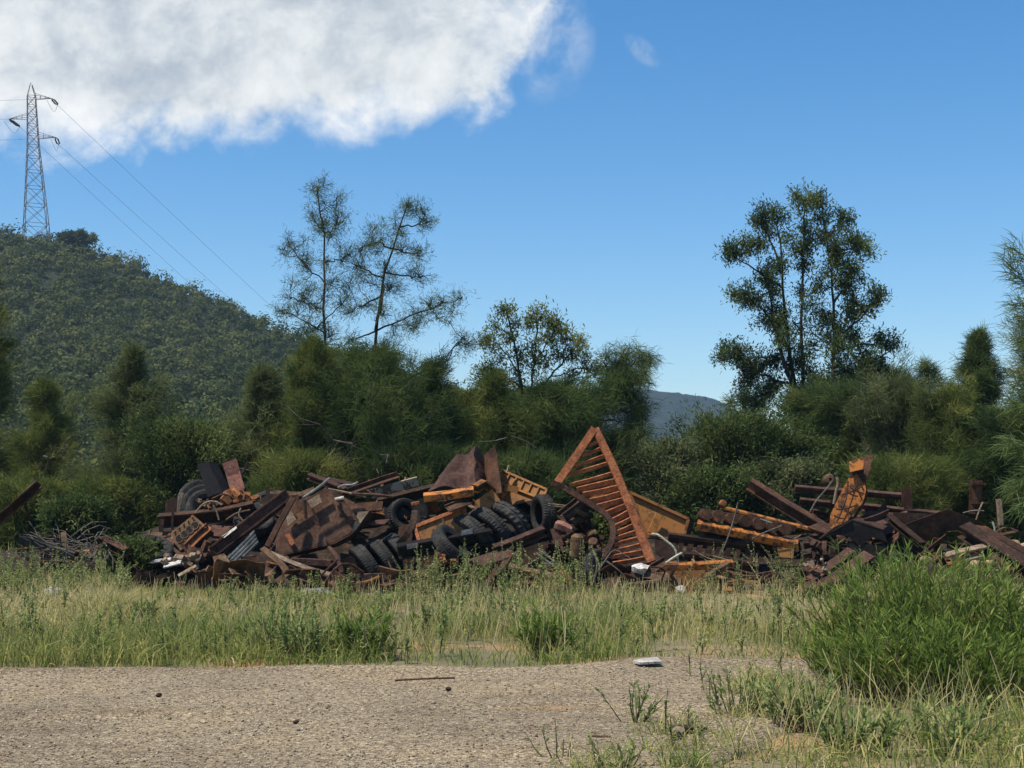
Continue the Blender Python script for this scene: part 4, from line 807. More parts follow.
beam('angle_bar', 'straight rust red bar rising past the peeling plank', 'bar', (348, 492, 27.9), (398, 475, 28.3), .13, .1, 'l', 'brown', (0, -.5, 1))
beam('peeling_plank', 'peeling white plank lying on the crest', 'plank', (372, 494, 28.2), (418, 481, 28.4), .05, .19, 'r', 'peel', (0, -.25, 1), dent=.01)
beam('dark_girder', 'long blackened girder under the peeling plank', 'girder', (378, 503, 28.1), (436, 489, 28.4), .16, .18, 'i', 'dark', (0, -.4, 1))
plate('scrap_sheet', 'small brown square panel under the rust red bar', 'panel', [(357, 503), (383, 501), (382, 510), (358, 511)], 27.6, (0, -1, .3), .08, 'brown')
plate('scrap_sheet', 'pointed brown flap under the black open casing', 'panel', [(363, 522), (390, 519), (384, 525), (371, 525)], 27.3, (0, -.6, 1), .02, 'plum', .02)
plate('dark_casing', 'black open casing between the small brown panel and the tyre behind', 'casing', [(384, 508), (402, 505), (404, 518), (385, 521)], 28.0, (0, -1, .2), .3, 'black', .01)
# tyres under the plate
for i, (x, y) in enumerate([(367, 568), (384, 562), (401, 557)]):
    tyre(['foremost of three grey tyres leaning side by side under the tipped plate', 'middle of three grey tyres leaning under the tipped plate', 'rearmost of three grey tyres leaning beside the black beam'][i], x, y, 27.3 + .13 * i, (.78, .3, .5), .48, .235, lugs=56, deep=.006)
tyre('tyre lying on its side behind the black casing', 404, 516, 28.0, (.5, -1, .35), .34, .25)
g = G().sweep(rsec(.1, .03), smooth_path([P(270, 553, 26.6), P(290, 562, 26.5), P(320, 573, 26.45), P(360, 579, 26.4)], 10), (0, -.8, 1)); thing('curved_strip', 'long curved grey strip sagging below the tipped plate', 'strip', [('curved_strip', g, 'timber')])
g = G().sweep(rsec(.12, .02), smooth_path([P(262, 548, 26.6), P(272, 556, 26.5), P(284, 566, 26.4), P(289, 578, 26.3)], 10), (0, -.8, 1)); thing('curved_strip', 'shorter curved strip curling down under the slim brown bar', 'strip', [('curved_strip', g, 'block')])
g = G().tube(smooth_path([P(329, 548, 26.7), P(337, 556, 26.5), P(342, 570, 26.4), P(345, 592, 26.3)], 9), .05, 8); thing('bent_pipe', 'thick rusty bent pipe curving down into the weeds', 'pipe', [('bent_pipe', g, 'plum')])
beam('low_beam', 'pinkish brown beam lying low behind the thick bent pipe', 'beam', (291, 561, 26.9), (340, 564, 26.9), .12, .13, 'r', 'plum')
beam('low_beam', 'thin beam near the ground in front of the grey tyres', 'beam', (318, 578, 26.3), (386, 575, 26.4), .08, .08, 'r', 'plum')
beam('low_beam', 'thin bar sloping into the weeds below the grey tyres', 'beam', (345, 588, 26.1), (373, 580, 26.2), .07, .05, 'r', 'brown')
plate('fallen_sheet', 'grey green metal sheet lying in the weeds under the thick bent pipe', 'sheet', [(300, 590), (322, 587), (336, 594), (330, 600), (306, 598)], 25.6, (0, -.35, 1), .01, 'zinc', .015)
plate('dark_sheet', 'blackish brown panel behind the low pinkish beam', 'panel', [(340, 553), (368, 556), (366, 577), (342, 575)], 27.2, (0, -1, .1), .04, 'dark')
# --- middle: hood, orange bar, ribbed panel, tyres
hood = [P(427, 490, 27.9), P(456, 458, 28.3), P(474, 447, 28.4), P(476, 489, 27.7)]
g = G().patch([P(427, 491, 27.6), P(476, 488, 27.4), P(474, 447, 28.2), P(457, 457, 28.2)], 16, 14, .02, lambda u, v: .06 * sin(5 * u + 2 * v)).jolt(.06, 3.4, 4)
g2 = G().patch([P(476, 488, 27.4), P(489, 494, 27.9), P(484, 455, 28.5), P(474, 447, 28.2)], 8, 10, .02).jolt(.05, 3.2, 8)
g3 = G().patch([P(486, 494, 27.9), P(502, 494, 27.5), P(494, 446, 28.0), P(483, 455, 28.5)], 8, 10, .02).jolt(.045, 3, 12)
thing('crumpled_hood', 'large crumpled plum brown hood folded at the top of the heap', 'vehicle hood', [('top_panel', g, 'plum'), ('fold', g2, 'plum'), ('side_panel', g3, 'brown')])
g = G().sweep(rsec(.2, .15), [P(424, 497.5, 27.2), P(449, 495, 27.2), P(474, 491, 27.2)], (0, -.25, 1)).jolt(.006, 3)
g2 = G().sweep(csec(.14, .16, .03), [P(475, 489, 27.3), P(483, 484, 27.5), P(492, 492, 27.7)], (0, -.4, 1))
thing('orange_bar', 'worn orange painted bar below the crumpled hood', 'steel bar', [('bar', g, 'yellow'), ('elbow', g2, 'ochre')])
plate('hood_stay', 'brown frame flap hanging from the end of the orange bar', 'flap', [(475, 501), (492, 489), (500, 500), (490, 520), (474, 517)], 27.5, (.15, -1, .2), .04, 'ochre')
beam('dark_strut', 'black strut under the orange bar', 'strut', (424, 516, 27.3), (424, 499, 27.3), .18, .16, 'r', 'black', (0, -1, 0))
beam('tin_strip', 'short white strip glinting below the orange bar', 'strip', (438, 501, 27.5), (447, 500.5, 27.5), .04, .03, 'r', 'white')
beam('angle_bar', 'short orange angle left of the black strut', 'bar', (411, 504, 27.4), (424, 501.5, 27.4), .1, .06, 'r', 'orange')
beam('bent_flange', 'dark bent flange lying over the ochre door', 'flange', (447, 509, 27.0), (470, 500, 27.2), .2, .06, 'l', 'dark', (0, -.6, 1))
doorf = (-.12, -1, .25); dq = onplane([(415, 527), (464, 508), (470, 532), (421, 546)], 27.15, doorf); dn = nrm(doorf)
gp = G().plate(dq, dn, .04); gf = G()
for i in range(4): gf.sweep(rsec(.07, .05), [dq[i] + dn * .02, dq[(i + 1) % 4] + dn * .02], dn)
gs = G().sweep(rsec(.05, .035), [dq[0] * .45 + dq[1] * .55 + dn * .02, dq[3] * .45 + dq[2] * .55 + dn * .02], dn)
thing('ochre_door', 'ochre rusted door panel with raised frame below the orange bar', 'door panel', [('panel', gp, 'ochre'), ('frame', gf, 'orange'), ('stiffener', gs, 'brown')])
g = G().sweep(rsec(.12, .05), smooth_path([P(398, 545, 27.2), P(408, 534, 27.1), P(414, 522, 27.2), P(415, 511, 27.4)], 9), (0, -1, 0)); thing('curved_bracket', 'dark curved bracket beside the ochre door', 'bracket', [('curved_bracket', g, 'dark')])
plate('brown_plate', 'dull brown plate leaning beside the ochre door', 'plate', [(399, 527), (413, 523), (412, 545), (396, 547)], 27.5, (0, -1, .2), .03, 'brown')
g = G().sweep(csec(.3, .26, .03), [P(398, 552, 26.7), P(440, 545, 26.8), P(492, 536, 27.0)], (0, -.15, 1)).jolt(.006, 2)
pl = [G().box(P(412.5, 545.8, 26.52), (.1, .02, .018), (0, .004, 0), (0, -.02, .045)), G().box(P(467, 532, 26.75), (.1, .02, .022), (0, .004, 0), (.0, -.02, .05)), G().box(P(437, 539, 26.6), (.05, .01, .01), (0, .004, 0), (0, -.01, .03))]
thing('chassis_rail', 'long black chassis rail with small white plates, in front of the ochre door', 'chassis rail', [('rail', g, 'black')] + [('reflector_plate', q, 'white') for q in pl])
for i, (x, y, R, ax, dp) in enumerate([(471, 538, .53, (.62, .46, .60), .008), (490, 532, .53, (.64, .46, .58), .01), (509, 526, .54, (.66, .44, .58), .022)]):
    tyre(['smooth grey tyre, lowest of the three slumped on the heap below the ribbed panel', 'middle of the three tyres slumped below the ribbed panel', 'deep treaded tyre, topmost of the three slumped below the ribbed panel'][i], x, y, 27.4 + .15 * i, ax, R, .245, lugs=(52, 52, 30)[i], deep=dp)
tyre('grooved tyre standing upright beside the slumped three', 543, 514, 27.6, (1, .38, .04), .37, .25, lugs=46, deep=.01)
tyre('dark tyre half hidden behind the upright grooved tyre', 524, 512, 28.3, (.5, -.4, .7), .4, .24)
tyre('grey tyre lying against the black chassis rail', 452, 545, 26.75, (.72, -.3, .7), .42, .26, lugs=50, deep=.006)
beam('channel_piece', 'plum channel rising in front of the slumped tyres', 'steel channel', (494, 550, 26.6), (545, 531, 26.8), .16, .17, 'c', 'plum', (0, -.35, 1), .025)
g = G().sweep(rsec(.3, .12), [P(470, 567, 26.4), P(500, 557, 26.5), P(512, 553, 26.6)], (0, -.8, 1)); thing('bumper_piece', 'brown bumper piece in the weeds below the slumped tyres', 'bumper', [('bumper_piece', g, 'plum')])
plate('rusty_box', 'dark rusty box with open side low in front of the tyres', 'box', [(472, 564), (499, 559), (503, 580), (476, 586)], 26.4, (0, -1, .15), .45, 'brown', .02)
plate('dark_sheet', 'dark bent panel beside the rusty box low in the weeds', 'panel', [(498, 556), (545, 541), (548, 560), (520, 577), (503, 580)], 26.9, (.05, -1, .2), .05, 'dark', .03)
plate('dark_sheet', 'blackish rusty panel below the chassis rail', 'panel', [(402, 556), (470, 552), (471, 580), (404, 586)], 27.0, (0, -1, .1), .05, 'dark', .03)
lumps('rusty_casting', 'brown tangle of springs in weeds below the black chassis rail', 'casting', 447, 560, 26.4, 10, 4, 18, 'flake', 76, .07)
# ribbed mustard panel
rn = (-.28, -1, .42)
def ribbed(top, Y, nrib):
    q = onplane(top, Y, rn); n_ = nrm(rn); parts = [('panel', G().plate(q, n_, .03), 'mustard')]; fg, rg_ = G(), G()
    for i in range(4): fg.sweep(rsec(.045, .05), [q[i] + n_ * .015, q[(i + 1) % 4] + n_ * .015], n_)
    for k in range(1, nrib): 
        u = k / nrib; rg_.sweep(rsec(.035, .05), [q[0] * (1 - u) + q[1] * u + n_ * .015, q[3] * (1 - u) + q[2] * u + n_ * .015], n_)
    return parts + [('frame', fg, 'mustard'), ('rib', rg_, 'mustard')]
parts = ribbed([(503, 471), (547, 490), (543, 500), (497, 482)], 27.95, 6)
q = onplane([(495, 509), (509, 487), (537, 499), (520, 503)], 27.9, rn); n_ = nrm(rn)
parts += [('lower_wing', G().plate(q, n_, .04), 'mustard'), ('brace', G().sweep(rsec(.1, .06), [q[0] + n_ * .03, q[1] + n_ * .03], n_), 'yellow'), ('hinge_block', G().box(P(513, 489, 27.75), (.1, .0, -.03), (0, .05, 0), (.02, 0, .06)), 'mustard')]
parts.append(('latch', G().tube([P(507, 472, 27.9), P(509, 465, 27.9)], .02, 6), 'beige'))
thing('ribbed_panel', 'faded mustard tailgate with ribs jutting out above the slumped tyres', 'tailgate', parts)
# engine junk between tyres and frame
pieces('engine_scrap', 'dark lump of engine scrap between upright tyre and slatted frame', 'engine scrap', 568, 535, 27.5, 18, 16, 46, 'dark', 77, .2)
pieces('engine_scrap', 'brown bent engine part low beside the slatted frame', 'engine scrap', 590, 553, 27.3, 16, 12, 34, 'brown', 78, .16)
g = G().sweep(rsec(.17, .13), smooth_path([P(556, 524, 26.9), P(563, 526, 26.85), P(571, 530, 26.85)], 6), (0, -.3, 1), [1, 1.1, 1.05, 1, .9, .7]).jolt(.02, 6); thing('orange_housing', 'smooth salmon orange housing on the jumble of engine scrap', 'housing', [('orange_housing', g, 'pink')])
beam('flat_bar', 'plum flat bar hanging below the salmon housing', 'bar', (554, 528, 26.9), (561, 546, 26.8), .15, .04, 'r', 'plum', (0, -1, 0))
c = P(576.5, 547, 26.7); gb = G().revolve(c, (0.1, -.1, 1), [(.0, -.17), (.12, -.17), (.12, .13), (.0, .13)], 18); gc = G().revolve(c + (0.014, -.014, .14), (0.1, -.1, 1), [(0, -.02), (.125, -.02), (.12, .05), (.06, .1), (0, .1)], 18)
thing('oil_can', 'rusty can with grey domed lid beside the slatted frame', 'can', [('body', gb, 'block'), ('lid', gc, 'block')])
for i, (a, b, mt) in enumerate([((566, 518), (585, 505), 'dark'), ((560, 515), (578, 500), 'brown'), ((572, 524), (592, 515), 'dark'), ((548, 505), (574, 508), 'timber'), ((576, 510), (588, 517), 'block')]):
    beam('junk_bar', ['dark bar rising from the engine scrap toward the slatted frame', 'brown bar crossing the top of the engine scrap', 'short dark bar over the salmon housing', 'pale stick lying over the engine scrap', 'stubby cast bar beside the green bush'][i], 'bar', (*a, 27.3), (*b, 27.5), .12 if i != 3 else .05, .09 if i != 3 else .05, 'l' if i % 2 else 'r', mt, (0, -.5, 1))
for i, pts in enumerate([[(536, 553), (548, 562), (560, 570)], [(538, 549), (552, 560), (560, 566)], [(592, 550), (598, 560), (596, 575), (592, 585)]]):
    thing('thin_cable', ['pale cable trailing into the weeds by the engine scrap', 'second grey cable trailing beside the pale one', 'drooping cable beneath the curled foot of the slatted frame'][i], 'cable', [('thin_cable', G().tube(smooth_path([P(x, y, 26.3) for x, y in pts], 8), .018, 5), ['zinc', 'timber', 'deadwood'][i])])
tyre('dark tyre rim edge low under the foot of the slatted frame', 596, 570, 26.8, (.9, -.5, .15), .38, .22)
# --- the slatted frame
def fp(x, y):  # frame plane: top tilted back a little, turned
    return onplane([(x, y)], 26.9 + (561 - y) * .0045 + (x - 610) * .002, (0, -1, .01))[0]
apex, lft, foot, mid, curl = fp(594, 428), fp(558, 482), fp(648, 562), fp(600, 511), fp(611, 521)
up_ = np.array([0, -1, .1])
gl = G().sweep(csec(.14, .15, .03), [fp(594, 429), fp(576, 456), fp(557, 483)], up_); gr = G().sweep(rsec(.19, .17), [fp(595, 429), fp(613, 466), fp(632, 511), fp(651, 562)], up_, [.8, .8, .85, .9]).jolt(.01, 2)
ge = G().sweep(csec(.10, .11, .025), smooth_path([fp(554, 482), fp(563, 487), fp(583, 499.5), fp(600, 510), fp(608, 516), fp(613, 524), fp(613, 537), fp(609, 548), fp(601, 558)], 24), up_)
gsl = G(); gtab = G()
Rt = [(598.5, 441), (601, 448.5), (604, 456), (607.5, 463.5), (612, 473.5), (615, 481), (618, 487.5), (620.5, 493.5), (623, 500), (625.5, 506), (628, 512.5), (630.5, 519), (633, 525.5), (635.5, 532), (638, 538.5), (640.5, 545), (643, 551.5), (646, 558)]
Lt = [(587, 446), (581, 456), (574, 466), (568, 475), (569, 485), (577, 490), (583, 495), (590, 501), (597, 507), (605, 514), (612, 521), (614, 527), (615, 533), (615, 539), (614, 545), (612, 551), (611, 557), (613, 564)]
for i, (a, b) in enumerate(zip(Lt, Rt)):
    A, B = fp(*a), fp(*b); rj = random.Random(i); A = A + np.array([0, rj.uniform(-.01, .01), rj.uniform(-.006, .006)]); m = (A + B) / 2 + np.array([0, rj.uniform(-.005, .02), rj.uniform(-.012, .004)])
    gsl.sweep(rsec(.035, .075 if i < 5 else .105 if i < 11 else .08), [A + (0, .03, 0), m + (0, .03, 0), B + (0, .03, 0)], (0, -.35, 1))
thing('slatted_frame', 'tall orange rust slatted frame standing on its corner', 'screen frame', [('side_beam', gl, 'orange'), ('side_beam', gr, 'orange'), ('curled_edge', ge, 'plum'), ('slat_panel', gsl, 'orange'), ('corner_knob', G().box(fp(557, 485), (.1, 0, -.03), (0, .07, 0), (0.02, 0, .06)).jolt(.02, 6), 'brown')])
# backing junk seen through slats
plate('backing_sheet', 'brown sheet seen behind the lower slats of the frame', 'sheet', [(580, 492), (618, 484), (632, 518), (604, 518)], 27.35, (0, -1, .2), .03, 'ochre', .02)
pl_n = (.1, -1, .25); q = onplane([(629, 493), (688, 520), (682, 541), (646, 537)], 27.8, pl_n); n_ = nrm(pl_n)
fg = G(); [fg.sweep(rsec(.06, .08), [q[i] + n_ * .03, q[(i + 1) % 4] + n_ * .03], n_) for i in range(4)]
st = G().sweep(rsec(.14, .06), [P(651, 533, 27.62), P(659, 514, 27.68)], n_); sd = G().plate([q[1] + n_ * .05, q[2] + n_ * .05, q[2] + np.array([.2, .55, -.02]), q[1] + np.array([.2, .55, -.02])], (1, 0, 0), .03)
thing('truck_tailgate', 'ochre yellow truck tailgate with strut leaning behind the slatted frame', 'tailgate', [('panel', G().plate(q, n_, .04).jolt(.01, 2), 'mustard'), ('frame', fg, 'ochre'), ('strut', st, 'mustard'), ('side', sd, 'black')])
g = G().tube(smooth_path([P(652, 534, 26.7), P(657, 533, 26.6), P(666, 541, 26.55), P(676, 548, 26.5), P(678, 562, 26.5), P(680, 572, 26.45)], 14), .021, 8)
thing('pale_hose', 'pale green hose drooping beside the foot of the slatted frame', 'hose', [('pale_hose', g, 'hose')])
thing('pale_hose', 'short pale hose end lying by the drooping hose', 'hose', [('pale_hose', G().tube(smooth_path([P(666, 563, 26.45), P(674, 557, 26.45), P(682, 553, 26.5)], 6), .022, 7), 'hose')])
me = G().revolve(P(640, 567, 26.4), (0, 0, 1), [(.0, -.1), (.12, -.09), (.17, 0), (.1, .05), (0, .06)], 22).jolt(.07, 9)
thing('plastic_bag', 'crumpled white plastic bag below the slatted frame', 'plastic bag', [('plastic_bag', me, 'white')])
for i, pts in enumerate([[(596, 573), (606, 560), (614, 546), (620, 553), (630, 558)], [(606, 561), (616, 568), (624, 575)], [(592, 552), (599, 561), (598, 572)]]):
    thing('dead_branch', ['forked bare branch in front of the lowest slats', 'thick bare stick lying below the lowest slats', 'thin bare twig at the curled foot of the frame'][i], 'branch', [('dead_branch', G().tube(smooth_path([P(x, y, 26.3) for x, y in pts], 9), np.linspace(.016, .008, 9), 5), 'deadwood')])
plate('brown_plate', 'plum brown plate half in the weeds below the slatted frame', 'plate', [(604, 579), (648, 570), (661, 573), (660, 590), (640, 598), (607, 592)], 26.3, (0, -1, .25), .04, 'plum', .02)
beam('thin_bar', 'thin pale bar across the plum plate in the weeds', 'bar', (625, 584, 26.1), (659, 580, 26.1), .04, .03, 'r', 'timber')
beam('ridge_bar', 'brown angle leaning from the plastic bag to the hose end', 'bar', (649, 570, 26.4), (666, 560, 26.5), .16, .08, 'l', 'brown', (0, -.6, 1))
g = G().sweep(rsec(.2, .16), [P(663, 567, 26.5), P(690, 567, 26.5), P(733, 564.5, 26.6)], (0, -.2, 1)).jolt(.006, 2)
thing('orange_beam', 'yellow painted beam end above the ochre upright panel', 'beam', [('beam', g, 'yellow'), ('collar', G().sweep(rsec(.26, .24), [P(692, 566.5, 26.5), P(694.5, 566.5, 26.5)], (0, -.2, 1)), 'ochre')])
plate('rusted_sheet', 'ochre rusted upright panel under the yellow beam end', 'panel', [(668, 571), (705, 570), (706, 592), (697, 602), (675, 598)], 26.3, (.05, -1, .1), .06, 'ochre', .012)
# --- track frames and rollers
g = G().sweep(tsec(.2, .2, .06), [P(668, 538, 27.5), P(705, 543, 27.5), P(742, 547, 27.5), P(775, 549, 27.6)], (0, -.2, 1))
g2 = G().sweep(tsec(.2, .16, .06), [P(678, 556, 27.2), P(720, 560, 27.2), P(758, 568, 27.2)], (0, -.2, 1)); teeth = G()
for k in range(9): teeth.box(P(680 + k * 9.5, 548.5 + k * .9, 27.45), (.05, 0, .0), (0, .06, 0), (.02, 0, .1))
thing('track_frame', 'dark crawler track frame with a row of teeth beneath the rollers', 'track frame', [('top_rail', g, 'dark'), ('bottom_rail', g2, 'dark'), ('tooth_row', teeth.jolt(.01, 5), 'dark')])
plate('dark_wedge', 'dark wedge plate between tailgate and track frame', 'plate', [(655, 539), (676, 543), (684, 556), (668, 562), (656, 552)], 27.2, (0, -1, .2), .06, 'dark', .02)
g = G().sweep(rsec(.22, .16), [P(697, 525, 27.5), P(740, 533, 27.4), P(797, 545, 27.3)], (0, -.3, 1)).jolt(.006, 2)
parts = [('beam', g, 'yellow')]
for k, (x, y, r) in enumerate([(704, 515, .105), (716.5, 516.5, .115), (730, 519, .11), (744, 521.5, .115), (757, 524, .12), (770, 527, .115), (783, 530, .11)]):
    c = P(x, y, 27.6 - .03 * k); parts.append(('roller', G().revolve(c, (.15, -1, .1), [(0, -.17), (.04, -.17), (.05, -.14), (r * .75, -.13), (r, -.11), (r, -.04), (r * .7, -.03), (r * .7, .06), (r, .07), (r, .16), (0, .16)], 20), 'brown'))
parts.append(('back_rail', G().sweep(rsec(.12, .14), [P(700, 512, 28.0), P(745, 519, 28.0), P(795, 529, 28.0)], (0, 0, 1)), 'dark'))
parts.append(('skirt', G().plate(onplane([(699, 531), (795, 546), (793, 556), (700, 548)], 27.75, (0, -1, 0)), (0, -1, 0), .04), 'black'))
for k in range(3): parts.append(('spacer', G().tube([P(706 + 13 * k, 530 + 2 * k, 27.6), P(706 + 13 * k, 545, 27.6)], .035, 7), 'dark'))
thing('roller_frame', 'yellow painted roller frame carrying a row of dark track rollers', 'roller frame', parts)
plate('ochre_plate', 'small ochre plate at the lower end of the roller frame', 'plate', [(777, 547), (794, 549), (793, 558), (779, 557)], 27.1, (0, -1, .3), .03, 'mustard')
g = G().tube([P(723, 508, 28.3), P(760, 517, 28.2), P(800, 527, 28.0), P(822, 532, 27.9)], .05, 8); c = P(722.5, 503.5, 28.3)
thing('hydraulic_rod', 'thin orange hydraulic rod with a knob end behind the rollers', 'hydraulic rod', [('rod', g, 'yellow'), ('knob', G().revolve(c, (.3, -1, .2), [(0, -.07), (.06, -.06), (.075, 0), (.06, .06), (0, .07)], 14).jolt(.01, 8), 'flake')])
for i, (pts, mt) in enumerate([([(722, 552), (730, 533), (737, 508), (738, 502)], 'deadwood'), ([(752, 539), (765, 532), (782, 526)], 'deadwood'), ([(760, 519), (772, 523)], 'zinc'), ([(695, 551), (703, 557), (724, 563)], 'timber'), ([(713, 556), (735, 562)], 'timber'), ([(716, 588), (724, 570), (728, 563)], 'dark')]):
    thing('loose_rod', ['tall thin rod leaning upright over the rollers', 'pale branch lying on the roller frame', 'bright flat strip lying on the rollers', 'pale bent bar on the track frame teeth', 'thin straight bar on the bottom rail of the track frame', 'dark thin rod leaning under the yellow beam end'][i], 'rod', [('loose_rod', G().tube(smooth_path([P(x, y, 27.0 if i < 3 else 26.9) for x, y in pts], 7), .013, 6), mt)])
plate('dark_sheet', 'blackish plate under the track frame in the weeds', 'panel', [(708, 574), (760, 572), (790, 580), (786, 598), (712, 596)], 27.2, (0, -1, .15), .05, 'dark', .03)
beam('diagonal_girder', 'dark diagonal girder pointing up behind the rollers', 'girder', (749, 484, 28.7), (832, 535, 28.2), .2, .22, 'i', 'brown', (0, -.35, 1))
beam('girder_stub', 'brown stub at the lower end of the diagonal girder', 'girder', (812, 531, 28.0), (832, 538, 27.7), .3, .24, 'c', 'brown', (0, -.35, 1))
for i, (a, b, hh) in enumerate([((795, 489, 29.6), (910, 497, 29.4), .13), ((800, 501, 29.4), (905, 512, 29.2), .12), ((813, 516, 29.2), (900, 520, 29.0), .11), ((800, 523, 29.0), (850, 530, 28.8), .1), ((862, 508, 29.0), (944, 516, 28.8), .16)]):
    beam('long_rail', ['topmost of the long rusty rails behind the yellow boom', 'second rail down behind the yellow boom', 'third rail down behind the yellow boom, partly hidden', 'short low rail at the foot of the yellow boom', 'reddish rail running behind the dark bent sheet'][i], 'rail', a, b, .16, hh, 't' if i < 4 else 'c', 'plum' if i in (0, 4) else 'brown', (0, -.3, 1), t=.05 if i < 4 else .03)
beam('rail_post', 'short brown post rising between the long rails', 'post', (907, 520, 28.9), (907, 487, 28.9), .17, .17, 'i', 'brown', (0, -1, 0))
# --- yellow boom
bn = (-.2, -1, .22); n_ = nrm(bn)
out = [(850, 476), (858, 473), (865, 483), (866, 490), (863, 503), (853, 514), (843, 527), (829, 532), (830, 515), (838, 498), (845, 484)]
q = onplane(out, 27.9, bn); g = G().plate(q, n_, .05).jolt(.012, 4); head = G().plate(onplane([(849, 461.5), (864, 457), (863.5, 469), (850, 472)], 27.85, bn), n_, .05); neck = G().plate(onplane([(849, 471), (864, 468), (864, 484), (857, 474), (850, 477)], 27.95, bn), n_, .06)
sd = G(); s_ = onplane([(865, 456), (873, 454.5), (870, 470), (866, 480), (868, 496), (856, 515), (850, 522), (866, 496), (864, 484), (860, 473)], 28.0, bn)
sd.plate([s_[i] for i in (0, 1, 2, 3, 9)], n_, .3); sd.plate([s_[i] for i in (3, 4, 5, 6, 7, 8)], n_, .3); rg_ = G()
for (a, b) in [((842, 495), (862, 487)), ((836, 510), (858, 505)), ((858, 478), (852, 500)), ((852, 500), (843, 523)), ((848, 482), (846, 500)), ((846, 500), (836, 524)), ((856, 484), (862, 500)), ((840, 506), (852, 514)), ((834, 516), (846, 519)), ((850, 488), (864, 494)), ((847, 492), (858, 497)), ((860, 480), (864, 492))]: rg_.tube(smooth_path([onplane([a], 27.8, bn)[0] + n_ * .06, onplane([((a[0] + b[0]) / 2, (a[1] + b[1]) / 2 + 2)], 27.8, bn)[0] + n_ * .06, onplane([b], 27.8, bn)[0] + n_ * .06], 6), .016, 5)
thing('excavator_boom', 'yellow painted rusty excavator boom standing up out of the heap', 'excavator boom', [('head_plate', head, 'yellow'), ('neck', neck, 'dark'), ('front_plate', g, 'yellow', None, [('weld_seam', rg_, 'brown')]), ('side_plate', sd, 'brown')])  # brown side plate and dark neck put the shade into the colour
g = G().tube(smooth_path([P(834, 504, 28.2), P(836, 491, 28.2), P(839, 482, 28.2), P(837, 477, 28.2)], 9), .03, 7); thing('rubber_hose', 'pale looped hose beside the yellow boom', 'hose', [('rubber_hose', g, 'timber')])
c = P(829, 480, 29.2); thing('round_flange', 'grey brown round fitting atop the long rails', 'flange', [('round_flange', G().revolve(c, (.3, -1, .2), [(.03, -.08), (.11, -.07), (.13, .02), (.09, .07), (.04, .08)], 18).jolt(.02, 5), 'block')])
thing('thin_branch', 'thin bare branch crossing the long rails', 'branch', [('thin_branch', G().tube(smooth_path([P(810, 512, 28.9), P(816, 500, 28.9), P(828, 488, 28.9), P(833, 480, 28.9)], 8), .016, 5), 'deadwood')])
# dark sheets
g = G().plate(onplane([(819, 539), (834, 528), (851, 520.5), (868, 524), (882, 529.5), (888, 543), (873, 537), (861, 546), (848, 537), (834, 536)], 27.2, (.05, -1, .05)), (.05, -1, .05), .02).jolt(.03, 1.6, 4)
lip = G().patch([P(819, 538, 27.15), P(851, 520.5, 27.15), P(858, 517, 27.9), P(836, 525, 27.9)], 6, 4, .015).jolt(.02, 2, 3); lip2 = G().patch([P(852, 520.5, 27.2), P(883, 529.5, 27.2), P(890, 524, 27.9), P(859, 517, 27.9)], 6, 4, .015).jolt(.02, 2, 3)
thing('black_sheet', 'black bent sheet humped in front of the yellow boom', 'sheet', [('front_face', g, 'black'), ('top_fold', lip, 'dark'), ('top_fold', lip2, 'dark')])
plate('dark_sheet', 'blackish panel beneath the humped black sheet', 'panel', [(848, 541), (884, 546), (886, 562), (852, 560)], 27.2, (0, -1, .1), .05, 'black', .02)
g = G().plate(onplane([(904, 525), (926, 517), (948, 509.5), (978, 520), (985, 524), (963, 530), (944, 532), (925, 541)], 27.3, (.05, -1, -.25)), (.05, -1, -.25), .02).jolt(.03, 1.6, 4)
thing('dark_plate', 'black folded plate peaked behind the green bushes', 'plate', [('dark_plate', g, 'dark')])
beam('bent_angle', 'brown angle sloping between the humped sheet and the peaked plate', 'bar', (888, 516, 27.2), (921, 545, 26.7), .14, .12, 'c', 'dark', (0, -.5, 1))
beam('bent_angle', 'plum crumpled beam lying on the humped black sheet', 'bar', (868, 525, 27.5), (892, 514, 27.9), .22, .14, 'l', 'plum', (0, -.5, 1), dent=.04)
plate('bent_fin', 'dark triangular fin standing behind the crumpled plum beam', 'fin', [(876, 512), (886, 500), (888, 514)], 28.4, (0, -1, .1), .03, 'dark')
plate('plum_sheet', 'crushed plum sheet at the side of the yellow boom', 'sheet', [(857, 517), (871, 510), (884, 514), (876, 524), (860, 526)], 28.1, (0, -.8, .8), .04, 'plum', .04)
plate('brown_plate', 'blackish brown plate below the reddish rail', 'plate', [(893, 512), (938, 514), (936, 526), (894, 530)], 28.3, (0, -1, .1), .04, 'dark', .02)
beam('steel_girder', 'upper of two pinkish girders sloping down to the weeds', 'girder', (810, 582, 26.2), (851, 552, 26.9), .18, .13, 'c', 'plum', (0, -.6, 1), .025)
beam('steel_girder', 'lower of two pinkish girders sloping down to the weeds', 'girder', (814, 594, 25.9), (869, 556, 26.7), .24, .12, 'c', 'plum', (0, -.6, 1), .025)
lumps('rusty_casting', 'brown mess of bars above the two pinkish girders', 'casting', 822, 556, 27.0, 16, 12, 40, 'dark', 79, .14)
pieces('small_scrap', 'small pale brown scrap by the upper pinkish girder', 'scrap', 818, 568, 26.5, 10, 6, 14, 'timber', 80, .09)
